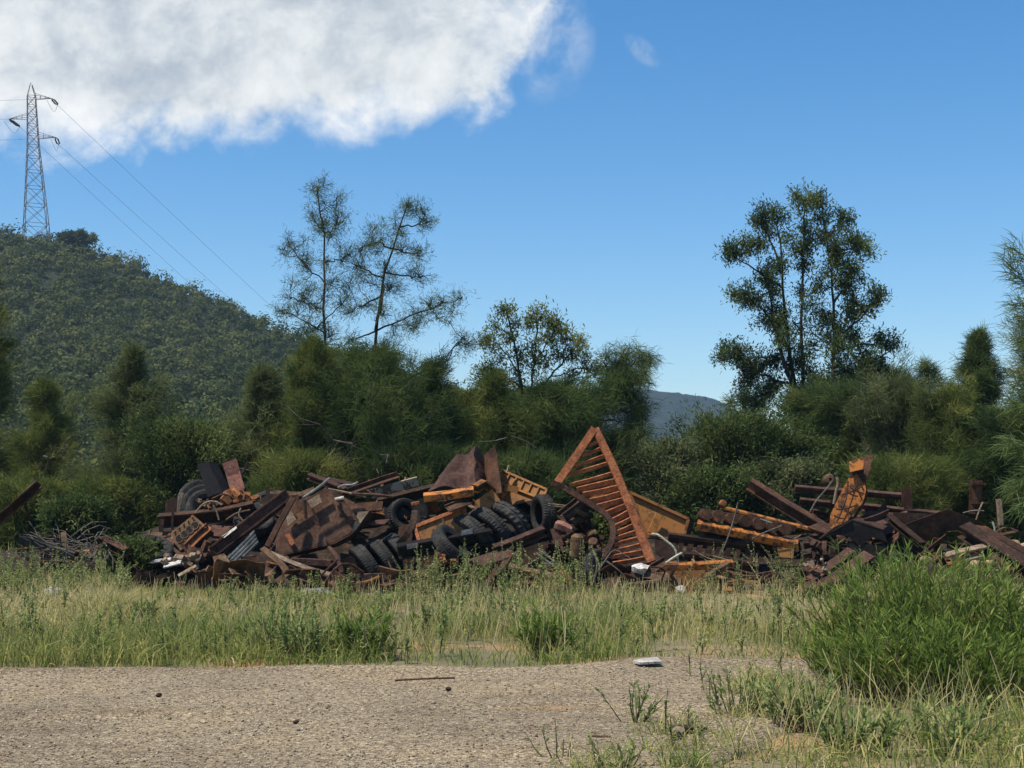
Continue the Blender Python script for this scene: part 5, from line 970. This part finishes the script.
# --- far end: girder post, timber, sloping girders, stones
g = G().sweep(isec(.19, .2, .025), [P(975, 514, 28.6), P(976, 480, 28.6)], (0, -1, 0)); caps = [G().box(P(978, y, 28.5), (.13, 0, 0), (0, .12, 0), (0, 0, .018)) for y in (484, 503)]
thing('girder_post', 'dark upright girder post with cross plates near the edge', 'post', [('post', g, 'brown')] + [('cross_plate', c, 'brown') for c in caps])
beam('timber_post', 'weathered grey timber post standing by the dark girder post', 'post', (1001, 525, 28.2), (998.5, 499, 28.2), .1, .09, 'r', 'timber', (0, -1, 0), dent=.01)
thing('white_stake', 'thin white crooked stake near the timber post', 'stake', [('white_stake', G().tube(smooth_path([P(995, 538, 27.3), P(995, 528, 27.3), P(992.5, 522, 27.3)], 6), .02, 6), 'white')])
thing('thin_branch', 'thin bare branch before the dark girder post', 'branch', [('thin_branch', G().tube(smooth_path([P(963, 513, 28.0), P(975, 510, 28.0), P(984, 511, 28.0)], 6), .015, 5), 'deadwood')])
thing('thin_branch', 'bent pale stick leaning at the dark girder post', 'branch', [('thin_branch', G().tube(smooth_path([P(976, 520, 28.0), P(979, 510, 28.0), P(983, 502, 28.0)], 6), .015, 5), 'timber')])
beam('sloping_girder', 'heavy dark girder sloping down to the picture edge', 'girder', (963, 530, 26.9), (1030, 571, 25.9), .3, .26, 'i', 'dark', (0, -.55, 1), .03)
beam('sloping_girder', 'pale edged girder lying behind the heavy sloping one', 'girder', (974, 527, 27.4), (1034, 560, 26.8), .2, .16, 'c', 'brown', (0, -.5, 1), .03)
beam('brown_strut', 'short plum strut under the heavy sloping girder', 'strut', (994, 556, 26.3), (1012, 572, 26.0), .16, .12, 'r', 'plum', (0, -.5, 1))
for i, (a, b) in enumerate([((945, 556), (985, 546)), ((965, 560), (982, 555)), ((984, 568), (1004, 570)), ((985, 575), (1004, 577)), ((988, 580), (1000, 582))]):
    beam('old_plank', ['long pale plank below the heavy sloping girder', 'short pale plank under the long one', 'uppermost of the small stacked boards by the plum strut', 'second of the small stacked boards by the plum strut', 'lowest of the small stacked boards by the plum strut'][i], 'plank', (*a, 26.4), (*b, 26.4), .14, .05, 'r', 'timber' if i < 2 else 'plum', (0, -.5, 1))
def stone(label, px, py, Y, r, mat='stone', seed=0, grp=None, name='stone'):
    bm = bmesh.new(); bmesh.ops.create_icosphere(bm, subdivisions=2, radius=r); g = G(); idx = {v: i for i, v in enumerate(bm.verts)}
    c = P(px, py, Y); g.add([np.array(v.co) * (1, .9, .75) + c for v in bm.verts], [tuple(idx[v] for v in f.verts) for f in bm.faces]); bm.free(); g.jolt(r * .35, 1.6 / r * .5, seed); return thing(name, label, 'stone', [(name, g, mat)], grp)
for i, (x, y, r, lb) in enumerate([(925, 561, .13, 'sandy stone under the peaked black plate'), (975, 564, .11, 'pale sandy stone below the long pale plank'), (1014, 544, .14, 'sandy stone above the sloping girders'), (1023, 548, .13, 'sandy stone at the picture edge above the sloping girders'), (1002, 541, .07, 'small whitish stone behind the pale edged girder'), (989, 563, .08, 'small brown stone beside the stacked boards'), (990, 576, .1, 'low brown stone beside the lowest stacked board')]): stone(lb, x, y, 26.2 if i not in (2, 3, 4) else 27.4, r, 'stone' if i != 4 else 'white', i)
# rubbish in the grass
for i, (x, y, r, mt, lb, Y) in enumerate([(218, 611, .17, 'pink', 'broken orange clay lump in the grass', 23.6), (201, 616, .12, 'brown', 'brown lump beside the orange clay one', 23.4), (187, 607, .13, 'zinc', 'grey crushed tin in the grass', 24.0), (266, 617, .07, 'white', 'small white scrap in the grass near the orange lump', 22.8), (55, 594, .17, 'zinc', 'pale grey rag in the tall grass', 23.8), (79, 602, .14, 'pink', 'reddish lump in the tall grass', 23.4), (681, 590, .1, 'white', 'pale lump in front of the ochre upright panel', 25.2), (741, 606, .06, 'white', 'tiny white scrap in dry grass', 24.4)]):
    stone(lb, x, y, Y, r, mt, 20 + i, None, 'litter_lump'); 
# --- small clutter filling the heap, each piece its own
rng = np.random.default_rng(90)
zones = [(140, 205, 535, 572, 'around the engine block'), (205, 275, 510, 575, 'around the diagonal channel'), (275, 345, 480, 580, 'around the tipped plate'), (345, 415, 490, 578, 'around the grey tyres'), (415, 500, 500, 578, 'around the chassis rail'), (545, 610, 510, 580, 'around the engine scrap'), (655, 800, 540, 590, 'around the track frame'), (800, 900, 510, 575, 'around the black humped sheet'), (900, 1020, 520, 580, 'around the sloping girders'), (20, 130, 545, 575, 'around the dead branches')]
for (x0, x1, y0, y1, where) in zones:
    for kind, cnt in (('rod', 12), ('flat', 8), ('sheet', 6), ('angle', 6), ('pipe', 3)):
        for i in range(cnt):
            x, y = rng.uniform(x0, x1), rng.uniform(y0, y1); Y = 27.75 + (y1 - y) / max(1, y1 - y0) * 1.2 + rng.uniform(-.25, .35); c = P(x, y, Y); c[2] = max(c[2], .05)
            c[2] = min(c[2], float(mound_z(np.array([c[0]]), np.array([c[1]]))[0]) + .45)
            d = nrm(rng.normal(size=3) * [1, .5, .5]); l = rng.uniform(.25, .9); A, B = c - d * l / 2, c + d * l / 2; mt = rng.choice(['dark', 'brown', 'plum', 'brown', 'dark', 'ochre', 'block']); g = G()
            if kind == 'rod': g.tube(smooth_path([A, c + rng.normal(0, .1, 3), B], 6), rng.uniform(.012, .025), 5); nm, lb = 'scrap_rod', 'thin bent rusty rod among the scrap '
            elif kind == 'flat': g.sweep(rsec(rng.uniform(.06, .16), .025), [A, c + rng.normal(0, .03, 3), B], rng.normal(size=3)); nm, lb = 'flat_bar', 'short rusty flat bar among the scrap '
            elif kind == 'angle': g.sweep(lsec(.1, .1, .02), [A, c, B], rng.normal(size=3)); nm, lb = 'angle_offcut', 'rusty angle iron offcut among the scrap '
            elif kind == 'pipe': g.tube([A, B], rng.uniform(.03, .06), 9); nm, lb = 'pipe_offcut', 'short rusty pipe offcut among the scrap '
            else:
                e = nrm(np.cross(d, rng.normal(size=3))); s = rng.uniform(.15, .35); g.patch([A - e * s, B - e * s, B + e * s, A + e * s], 5, 5, .012).jolt(.07, 3.5, i); nm, lb = 'sheet_offcut', 'small crumpled rusty sheet among the scrap '
            thing(nm, lb + where, nm.split('_')[-1] if kind != 'sheet' else 'sheet', [(nm, g, str(mt))], nm.replace('_', ' ') + 's ' + where)

# a low fringe of broken pieces along the foot of the heap
rng = np.random.default_rng(97)
for (x0, x1, n, where) in [(135, 250, 16, 'at the foot of the heap below the engine block'), (250, 345, 16, 'at the foot of the heap below the tipped plate'), (345, 470, 16, 'at the foot of the heap below the grey tyres'), (470, 560, 12, 'at the foot of the heap below the slumped tyres'), (600, 700, 12, 'at the foot of the slatted frame'), (700, 815, 18, 'at the foot of the track frame')]:
    for i in range(n):
        c = P(rng.uniform(x0, x1), rng.uniform(570, 587), 26.35 + rng.uniform(-.35, .3)); c[2] = max(c[2], .04); d = nrm(rng.normal(size=3) * [1, .5, .35]); l = rng.uniform(.35, 1.0); A, B = c - d * l / 2, c + d * l / 2; A[2] = max(A[2], -.02); B[2] = max(B[2], -.02); mt = str(rng.choice(['dark', 'brown', 'plum', 'brown', 'ochre', 'block'])); g = G(); k = i % 4
        if k == 0: g.sweep(lsec(.11, .1, .02), [A, c + rng.normal(0, .03, 3), B], rng.normal(size=3)); nm = 'angle_offcut'; lb = 'rusty angle iron offcut '
        elif k == 1: g.tube(smooth_path([A, c + rng.normal(0, .12, 3), B], 7), rng.uniform(.014, .03), 6); nm = 'scrap_rod'; lb = 'thin bent rusty rod '
        elif k == 2:
            e = nrm(np.cross(d, rng.normal(size=3))); s_ = rng.uniform(.12, .28); g.patch([A - e * s_, B - e * s_, B + e * s_, A + e * s_], 6, 5, .012).jolt(.08, 3.5, i); nm = 'sheet_offcut'; lb = 'small crumpled rusty sheet '
        else: g.sweep(rsec(rng.uniform(.08, .18), .03), [A, c + rng.normal(0, .05, 3), B], rng.normal(size=3)); nm = 'flat_bar'; lb = 'short rusty flat bar '
        thing(nm, lb + where, nm.split('_')[-1] if k != 2 else 'sheet', [(nm, g, mt)], nm.replace('_', ' ') + 's ' + where)
# ------------------------------------------------------------------ grass and weeds
def gz(X, Y): return np.maximum(GZ(X, Y) - .03, 0) 
rng = np.random.default_rng(70)
def put(lv, X, Y, h, w, tint, lean=.28, bend=.5, tip=.2):
    n = len(X); pos = np.stack([X, Y, gz(X, Y) - .01], -1); d = unit(rng.normal(0, lean, (n, 3)) * [1, 1, 0] + [0, 0, 1]); lv.add(blades(pos, d, h, w, tint, rng, bend, tip))
lv = Leaves()
# meadow between yard and heap
n = 175000; Y = 14.0 + rng.random(n) ** .85 * 13.4; X = (rng.random(n) - .5) * 2 * (Y * .46 + .4)
dn = fbm(X * 1.1, Y * 1.1, 61, 3); keep = (Y > gravel_edge(X) - .02 + .25 * rng.random(n)) & (rng.random(n) < .42 + .62 * dn); X, Y, dn = X[keep], Y[keep], dn[keep]; n = len(X)
px = 512 + X / Y * F; near = 1 - sm(Y, 14.3, 16)
h = (.13 + .26 * rng.random(n) ** 2 + .22 * np.clip(dn, -.4, 1.3) + .22 * (1 - sm(px, 90, 180)) * rng.random(n)) * (1 - .35 * near) * (1 - .35 * sm(px, 610, 660) * (1 - sm(px, 830, 880))) * (1 - (.62 + .2 * sm(px, 620, 680) * (1 - sm(px, 860, 900))) * sm(Y, 18.0, 22) * sm(px, 100, 160))
t = .50 + .44 * fbm(X * .35, Y * .35, 62, 3) + rng.normal(0, .17, n) + .16 * sm(px, 590, 680) * (1 - sm(px, 800, 840)) - .09 * (1 - sm(px, 200, 460)) - .05 * near
put(lv, X, Y, h, .011, np.clip(t, 0, 1), .3, .7)
# tall straw stalks
n = 9000; Y = 15 + rng.random(n) * 12; X = (rng.random(n) - .5) * 2 * (Y * .40); keep = rng.random(n) < .45 + .5 * fbm(X * .5, Y * .5, 63, 2); X, Y = X[keep], Y[keep]; n = len(X)
put(lv, X, Y, .25 + .35 * rng.random(n) * (1 - .5 * sm(Y, 20, 24)), .007, np.clip(rng.normal(.82, .12, n), 0, 1), .2, .25, .8)
# margins by the camera: dirt corner with thin grass
n = 40000; Y = 8.2 + rng.random(n) ** .8 * 7; X = gravel_right(Y) - .5 + rng.random(n) ** .9 * (Y * .62 - gravel_right(Y) + 1.0); dn = fbm(X * 1.6, Y * 1.6, 64, 3)
keep = (rng.random(n) < .06 + .3 * dn * sm(X - gravel_right(Y), 0, .8) + .34 * sm(X - gravel_right(Y), .7, 2.0)); X, Y = X[keep], Y[keep]; n = len(X)
put(lv, X, Y, .10 + .26 * rng.random(n) ** 1.4 * (.6 + .7 * sm(X - gravel_right(Y), .2, 1.3)), .009, np.clip(.46 + rng.normal(0, .24, n), 0, 1), .4, .8)
# sparse tufts on the yard
n = 60; tx = rng.uniform(-1, 2.6, n); ty = rng.uniform(8.5, 13.5, n); k = (tx > gravel_right(ty) - .9); tx, ty = tx[k], ty[k]
X = np.repeat(tx, 60) + rng.normal(0, .09, len(tx) * 60); Y = np.repeat(ty, 60) + rng.normal(0, .09, len(tx) * 60); put(lv, X, Y, .08 + .22 * rng.random(len(X)), .007, np.clip(rng.normal(.5, .25, len(X)), 0, 1), .5, .6)
n = 420; Y = rng.uniform(9.3, 12.0, n); X = gravel_right(Y) - .2 + rng.random(n) * (Y * .38 - gravel_right(Y) + .5); put(lv, X, Y, .2 + .36 * rng.random(n), .006, np.clip(rng.normal(.8, .14, n), 0, 1), .28, .3, .7)
# behind the heap and round the trees
n = 22000; Y = 33 + rng.random(n) * 9; X = (rng.random(n) - .5) * 2 * (Y * .42); put(lv, X, Y, .35 + .5 * rng.random(n), .03, np.clip(rng.normal(.25, .18, n), 0, 1), .3, .6)
o = lv.build('grass', 'grass'); o['kind'] = 'stuff'

# weeds: leafy spires nobody could count
def weed_spires(X, Y, H, nl, size, tone, lv, wood, bushy=.0):
    for i in range(len(X)):
        b = np.array([X[i], Y[i], float(gz(X[i:i + 1], Y[i:i + 1])[0]) - .02]); hh = H[i]; d = nrm([rng.normal(0, .16), rng.normal(0, .16), 1]); p1 = b + d * hh * .55; p2 = p1 + nrm(d + rng.normal(0, .14, 3)) * hh * .45
        st = [(b, p1, p2)]; nb = int(bushy * rng.integers(2, 6))
        for _ in range(nb):
            u = rng.uniform(.15, .6); q = b + (p1 - b) * u / .55 if u < .55 else p1; e = q + nrm([rng.normal(0, .6), rng.normal(0, .6), 1]) * hh * rng.uniform(.3, .55); st.append((q, q * .5 + e * .5 + (0, 0, .02), e))
        for (a, m_, e) in st:
            wood.append((a, m_, e)); k = int(nl * np.linalg.norm(e - a) / .9) + 4; u = rng.random(k); u = .12 + .88 * u; seg = np.where((u < .55)[:, None], a + (m_ - a) * (u / .55)[:, None], m_ + (e - m_) * ((u - .55) / .45)[:, None])
            di = unit(rng.normal(size=(k, 3)) * [1, 1, .5] + [0, 0, .45]); lv.add(leafshape(seg, di, size * (1.25 - .75 * u) * rng.uniform(.6, 1.3, k), size * .34, np.clip(tone[i] + rng.normal(0, .15, k), 0, 1), rng, .3))
def stems_np(wood, r=.005):
    A = np.array(wood); a, m_, e = A[:, 0], A[:, 1], A[:, 2]; lv = Leaves(); n = len(a); w = np.array([r, 0, 0]); z = np.array([0, r, 0])
    for off in (w, z):
        V = np.stack([a - off, a + off, m_ + off * .8, m_ - off * .8, e + off * .4, e - off * .4], 1).reshape(-1, 3); b = np.arange(n)[:, None] * 6; Q = np.concatenate([b + np.array([[0, 1, 2, 3]]), b + np.array([[3, 2, 4, 5]])]); lv.add((V, Q, np.repeat(rng.random(n), 6)))
    return lv
lv, wood = Leaves(), []
def band(n, x0, x1, Y0, Y1, h0, h1, nl=60, size=.055, tone=.5, bushy=.6):
    Y = rng.uniform(Y0, Y1, n); px = rng.uniform(x0, x1, n); X = (px - 512) / F * Y; weed_spires(X, Y, rng.uniform(h0, h1, n), nl, size, np.clip(rng.normal(tone, .2, n), 0, 1), lv, wood, bushy)
band(90, -10, 130, 22.0, 25.5, .5, .95, 70, .055, .5)
band(26, 130, 280, 21.5, 24.0, .25, .5, 60, .05, .5)
band(34, 265, 420, 21.5, 24.5, .25, .6, 60, .055, .45)
band(30, 400, 470, 23, 25.6, .5, 1.0, 70, .05, .6)
band(56, 470, 600, 23, 25.6, .4, 1.1, 70, .05, .6)
band(12, 596, 680, 22.5, 24.6, .15, .4, 60, .05, .65)
band(24, 690, 810, 23.5, 25.8, .4, 1.0, 44, .045, .5, 1.0)
band(60, 855, 1000, 22, 25.4, .5, .95, 70, .055, .4)
band(130, -10, 810, 15.0, 22, .25, .62, 70, .06, .42, 1.0)
band(60, -10, 810, 15.5, 22, .2, .5, 70, .055, .75, 1.0)
band(40, 150, 420, 14.8, 17, .3, .55, 80, .05, .38)
band(14, 660, 800, 9.5, 14, .15, .4, 50, .04, .5)
o = lv.build('weeds', 'weed'); o['kind'] = 'stuff'
o = stems_np(wood).build('weed_stems', 'drystalk'); o['kind'] = 'stuff'

# single plants one can point to
def lance_bush(name, label, px, Y, R, H, nst, mat, seed, ll=.135, lw=.013, nl=30, cat='bush', dry=0):
    rg = np.random.default_rng(seed); c = np.array([GX(px, Y), Y, 0.0]); lv = Leaves(); wood = G()
    for i in range(nst):
        a = rg.uniform(0, 2 * pi); rr = R * .55 * sqrt(rg.random()); b = c + (cos(a) * rr, sin(a) * rr * .8, -.02); d = nrm([cos(a) * rr / R * 1.1 + rg.normal(0, .22), sin(a) * rr / R * 1.0 + rg.normal(0, .22), 1]); h = H * (.45 + .62 * rg.random() ** .8 + (.15 if rg.random() < .06 else 0)) * (1 - .25 * (rr / R) ** 2)
        p1 = b + d * h * .5; p2 = p1 + nrm(d + rg.normal(0, .15, 3) + (0, 0, .1)) * h * .5; wood.tube([b, p1, p2], [.006, .005, .002], 3, False)
        k = nl; u = .18 + .82 * rg.random(k) ** .8; seg = np.where((u < .5)[:, None], b + (p1 - b) * (u / .5)[:, None], p1 + (p2 - p1) * ((u - .5) / .5)[:, None]); di = unit(rg.normal(size=(k, 3)) * [1, 1, .4] * .62 + nrm(p2 - p1) * 1.1)
        lv.add(leafshape(seg, di, ll * rg.uniform(.45, 1.25, k), lw * rg.uniform(.7, 1.2, (k,)), np.clip(rg.normal(.5, .16) + rg.normal(0, .14, k), 0, 1), rg, .18))
    e = bpy.data.objects.new(name, None); COL.objects.link(e); e.location = c; tag(e, label, cat); mesh_obj('stem', wood, 'drystem', e, c); lv.build('foliage', mat, e, c); return e
M['drystem'] = worn('weed_stem', (.06, .05, .03), (.11, .09, .05), (.17, .14, .08), 8)
for i, (px, Y, R, H, n, lb) in enumerate([
    (872, 13.8, .46, .98, 150, 'bright green lance leaved bush nearest the pinkish girders'), (926, 13.0, .60, 1.16, 210, 'large bright green lance leaved bush, tallest of the clump'), (1008, 12.6, .55, .88, 150, 'bright green lance leaved bush at the picture edge'), (890, 12.2, .42, .72, 100, 'lower green bush in front of the tallest lance leaved one'), (965, 11.8, .5, .62, 110, 'low green bush fronting the edge bush'), (838, 12.9, .30, .48, 60, 'small lance leaved bush at the front flank of the clump'), (978, 13.6, .35, 1.0, 60, 'narrow upright green bush between the tallest and the edge bush'), (898, 13.2, .28, 1.12, 44, 'slim ragged green bush poking up beside the tallest one')]):
    lance_bush('leafy_bush', lb, px, Y, R, H * 1.06, int(n * 1.05), 'lance', 400 + i)
for i, (px, Y, R, H, n, lb) in enumerate([
    (365, 15.4, .26, .52, 46, 'fresh green plant with drooping narrow leaves at the yard edge'), (546, 15.6, .28, .50, 46, 'green leafy tuft by the yard edge below the upright tyre'), (272, 15.7, .30, .62, 40, 'grey green weed clump at the yard edge left of the fresh green plant'), (98, 15.2, .14, .38, 14, 'small dark stemmed weed at the yard edge'), (310, 15.3, .26, .5, 34, 'leafy weed clump between two larger ones at the yard edge')]):
    lance_bush('leafy_plant', lb, px, Y, R, H, n, 'lance' if i in (0, 1) else 'weed', 420 + i, .13 if i < 2 else .07, .018, 26, 'plant')
for i, (px, Y, R, H, n, lb) in enumerate([
    (735, 11.2, .30, .42, 30, 'lone reddish stemmed shrublet growing in the dirt corner'), (632, 10.9, .20, .34, 12, 'wispy pale weed at the edge of the gravel'), (560, 9.3, .16, .30, 6, 'bare thin weed in the gravel at the bottom of the picture'), (615, 8.9, .16, .24, 10, 'sparse weed in the gravel near the bare one'), (800, 10.6, .3, .42, 36, 'soft pale weed clump in front of the bushes'), (850, 9.6, .3, .36, 34, 'pale leafy weed low before the lance leaved bushes'), (690, 8.9, .25, .12, 40, 'short bright grass tuft at the bottom of the picture'), (940, 9.6, .35, .4, 34, 'straggly weed beneath the bushes near the bottom corner')]):
    lance_bush('weed_plant', lb, px, Y, R, H, n, 'weed' if i != 6 else 'lance', 440 + i, .06 if i != 6 else .14, .02 if i != 6 else .006, [11, 10, 3, 8, 24, 24, 6, 22][i], 'weed')
# bits on the yard
for i, (x, y, Y, r, lb) in enumerate([(159, 695, 12.3, .024, 'dark stone on the gravel beside the wheel rut'), (449, 689, 12.6, .027, 'dark stone on the gravel toward the grass edge'), (296, 722, 10.8, .022, 'small dark stone on the open gravel')]): stone(lb, x, y, 1450 * 1.6 / (y - 500), r, 'dark', 40 + i)
thing('dry_stick', 'long thin dry stick lying on the gravel near the grass edge', 'stick', [('dry_stick', G().tube(smooth_path([P(395, 680.5, 13.0), P(425, 678.5, 13.1), P(455, 678, 13.15)], 6), .009, 5), 'brown')])
thing('white_slab', 'flat pale slab on the edge of the gravel', 'slab', [('white_slab', G().plate([np.array([GX(631, 14.5), 14.42, .085]), np.array([GX(636, 14.5), 14.28, .075]), np.array([GX(659, 14.5), 14.34, .08]), np.array([GX(656, 14.5), 14.60, .095])], (0, 0, 1), .02).jolt(.006, 4), 'white')])
thing('dead_leaf', 'curled tan leaf on the dirt beside the lone shrublet', 'leaf', [('dead_leaf', G().patch([P(668, 736, 9.9), P(682, 733, 9.95), P(685, 729, 10.2), P(671, 731, 10.2)], 4, 3, .004, lambda u, v: .03 * sin(pi * u)), 'timber')])
thing('bark_piece', 'brown bark piece lying on the dirt left of the tan leaf', 'bark', [('bark_piece', G().sweep(rsec(.05, .015), smooth_path([P(588, 736, 10.13), P(600, 737, 10.11), P(611, 736.5, 10.09)], 5), (0, 0, 1), [.5, 1, .8, .9, .3]), 'brown')])
thing('bark_piece', 'dark bark piece near the foot of the lone shrublet', 'bark', [('bark_piece', G().sweep(rsec(.1, .04), smooth_path([P(673, 727, 10.3), P(690, 730, 10.25), P(706, 728, 10.3)], 5), (0, 0, 1), [.6, 1, 1.1, .9, .4]), 'dark')])
# ------------------------------------------------------------------ pylon and its lines
PY = 288.0; pb = P(37, 240, PY); pb[2] = float(hill_z(np.array([pb[0]]), np.array([PY]))[0]); ptop = P(31, 85, PY); Hh = ptop[2] - pb[2]; ang = radians(24)
ax_, ay_ = np.array([cos(ang), sin(ang), 0]), np.array([-sin(ang), cos(ang), 0]); lean_ = np.array([ptop[0] - pb[0], 0, 0])
def hw(t): return np.interp(t, [0, .62, .93, 1.0], [2.55, 1.1, .78, .18])
def cn(t, i): sgn = [(-1, -1), (1, -1), (1, 1), (-1, 1)][i]; return pb + lean_ * t + np.array([0, 0, Hh * t]) + ax_ * hw(t) * sgn[0] + ay_ * hw(t) * sgn[1]
lv_ = [0, .13, .25, .36, .46, .55, .62, .69, .75, .81, .87, .93]; parts = []
for i in range(4): parts.append(('leg', G().tube([cn(t, i) - np.array([0, 0, 1.2 if t == 0 else 0]) for t in lv_ + [1.0]], .085, 4), 'steel'))
br = G()
for k in range(len(lv_) - 1):
    for i in range(4):
        j = (i + 1) % 4; br.tube([cn(lv_[k], i), cn(lv_[k + 1], j)], .05, 4); br.tube([cn(lv_[k], j), cn(lv_[k + 1], i)], .05, 4); br.tube([cn(lv_[k + 1], i), cn(lv_[k + 1], j)], .05, 4)
parts.append(('bracing', br, 'steel')); ends, arms = [], []
zt = lambda py: (P(31, py, PY)[2] - pb[2]) / Hh
for (py, xe, s) in [(98.5, 52, 1), (119, 9, -1), (137.5, 56, 1)]:
    t = zt(py); e = P(xe, py, PY); g = G(); c = [cn(t, i) for i in range(4)]; c2 = [cn(t + .03, i) for i in range(4)]; near = [1, 2] if s > 0 else [0, 3]
    for i in near: g.tube([c[i], e], .06, 4); g.tube([c2[i], e], .05, 4)
    for u in (.3, .6): g.tube([c[near[0]] * (1 - u) + e * u, c2[near[0]] * (1 - u) + e * u, c[near[1]] * (1 - u) + e * u, c[near[0]] * (1 - u) + e * u], .035, 4)
    arms.append(g); ends.append(e)
ins = []
for arm, e, (qx, qy) in zip(arms, ends, [(57.5, 105), (20, 127), (58.5, 144.5)]):
    q = P(qx, qy, PY + 2); d = q - e; g = G()
    for off in (-.28, .28): g.tube([e, e + d * .25 + ax_ * off, e + d * .8 + ax_ * off, q], [.06, .16, .16, .06], 6)
    ins.append(q); w = e + np.array([-3.2, 1, .1])
    jl = G().tube(smooth_path([q, (q + e) / 2 + np.array([0, 0, -2.6]), e + np.array([-1.0, 0, -.4])], 8), .04, 4); parts.append(('cross_arm', arm, 'steel', None, [('insulator', g, 'dark'), ('jumper_loop', jl, 'wire')]))
parts.append(('peak', G().tube([cn(1.0, 0), pb + lean_ + np.array([0, 0, Hh + .5])], .08, 4), 'steel'))
thing('power_pylon', 'steel lattice power pylon on the crest of the wooded hill', 'pylon', parts)
def span(label, a, b, sag, r=.030): thing('power_line', label, 'power line', [('power_line', G().tube([a + (b - a) * u + np.array([0, 0, -4 * sag * u * (1 - u)]) for u in np.linspace(0, 1, 24)], r, 5, False), 'wire')], 'conductors of the power line')
span('uppermost power line running down from the pylon behind the slender trees', ins[0], P(400, 425, 430), .5)
span('lowest power line on the downhill side, from the short single arm', ins[1], P(320, 400, 430), .5)
span('middle power line running down from the lower arm of the pylon', ins[2], P(380, 430, 430), .5)
for lb, e, y in (('power line leaving the top arm of the pylon toward the picture edge', ends[0], 105), ('power line leaving the single opposite arm toward the picture edge', ends[1], 123), ('power line leaving the lower arm toward the picture edge', ends[2], 148)):
    span(lb, e, P(-330, y - 8, 300), 1.0, .034)
# ------------------------------------------------------------------ the air between here and the hills
g = G().box((70, 830, 65), (480, 0, 0), (0, 930, 0), (0, 0, 67.5))
hz = mesh_obj('haze', g, 'steel'); hz['kind'] = 'stuff'
m, nt, N, L = newmat('thin_blue_air'); v = N.new('ShaderNodeVolumePrincipled'); v.inputs['Color'].default_value = (0.48, 0.72, 1.0, 1); v.inputs['Density'].default_value = 0.00024; v.inputs['Anisotropy'].default_value = 0.2
o = N.new('ShaderNodeOutputMaterial'); L.new(v.outputs[0], o.inputs['Volume']); hz.data.materials.clear(); hz.data.materials.append(m)
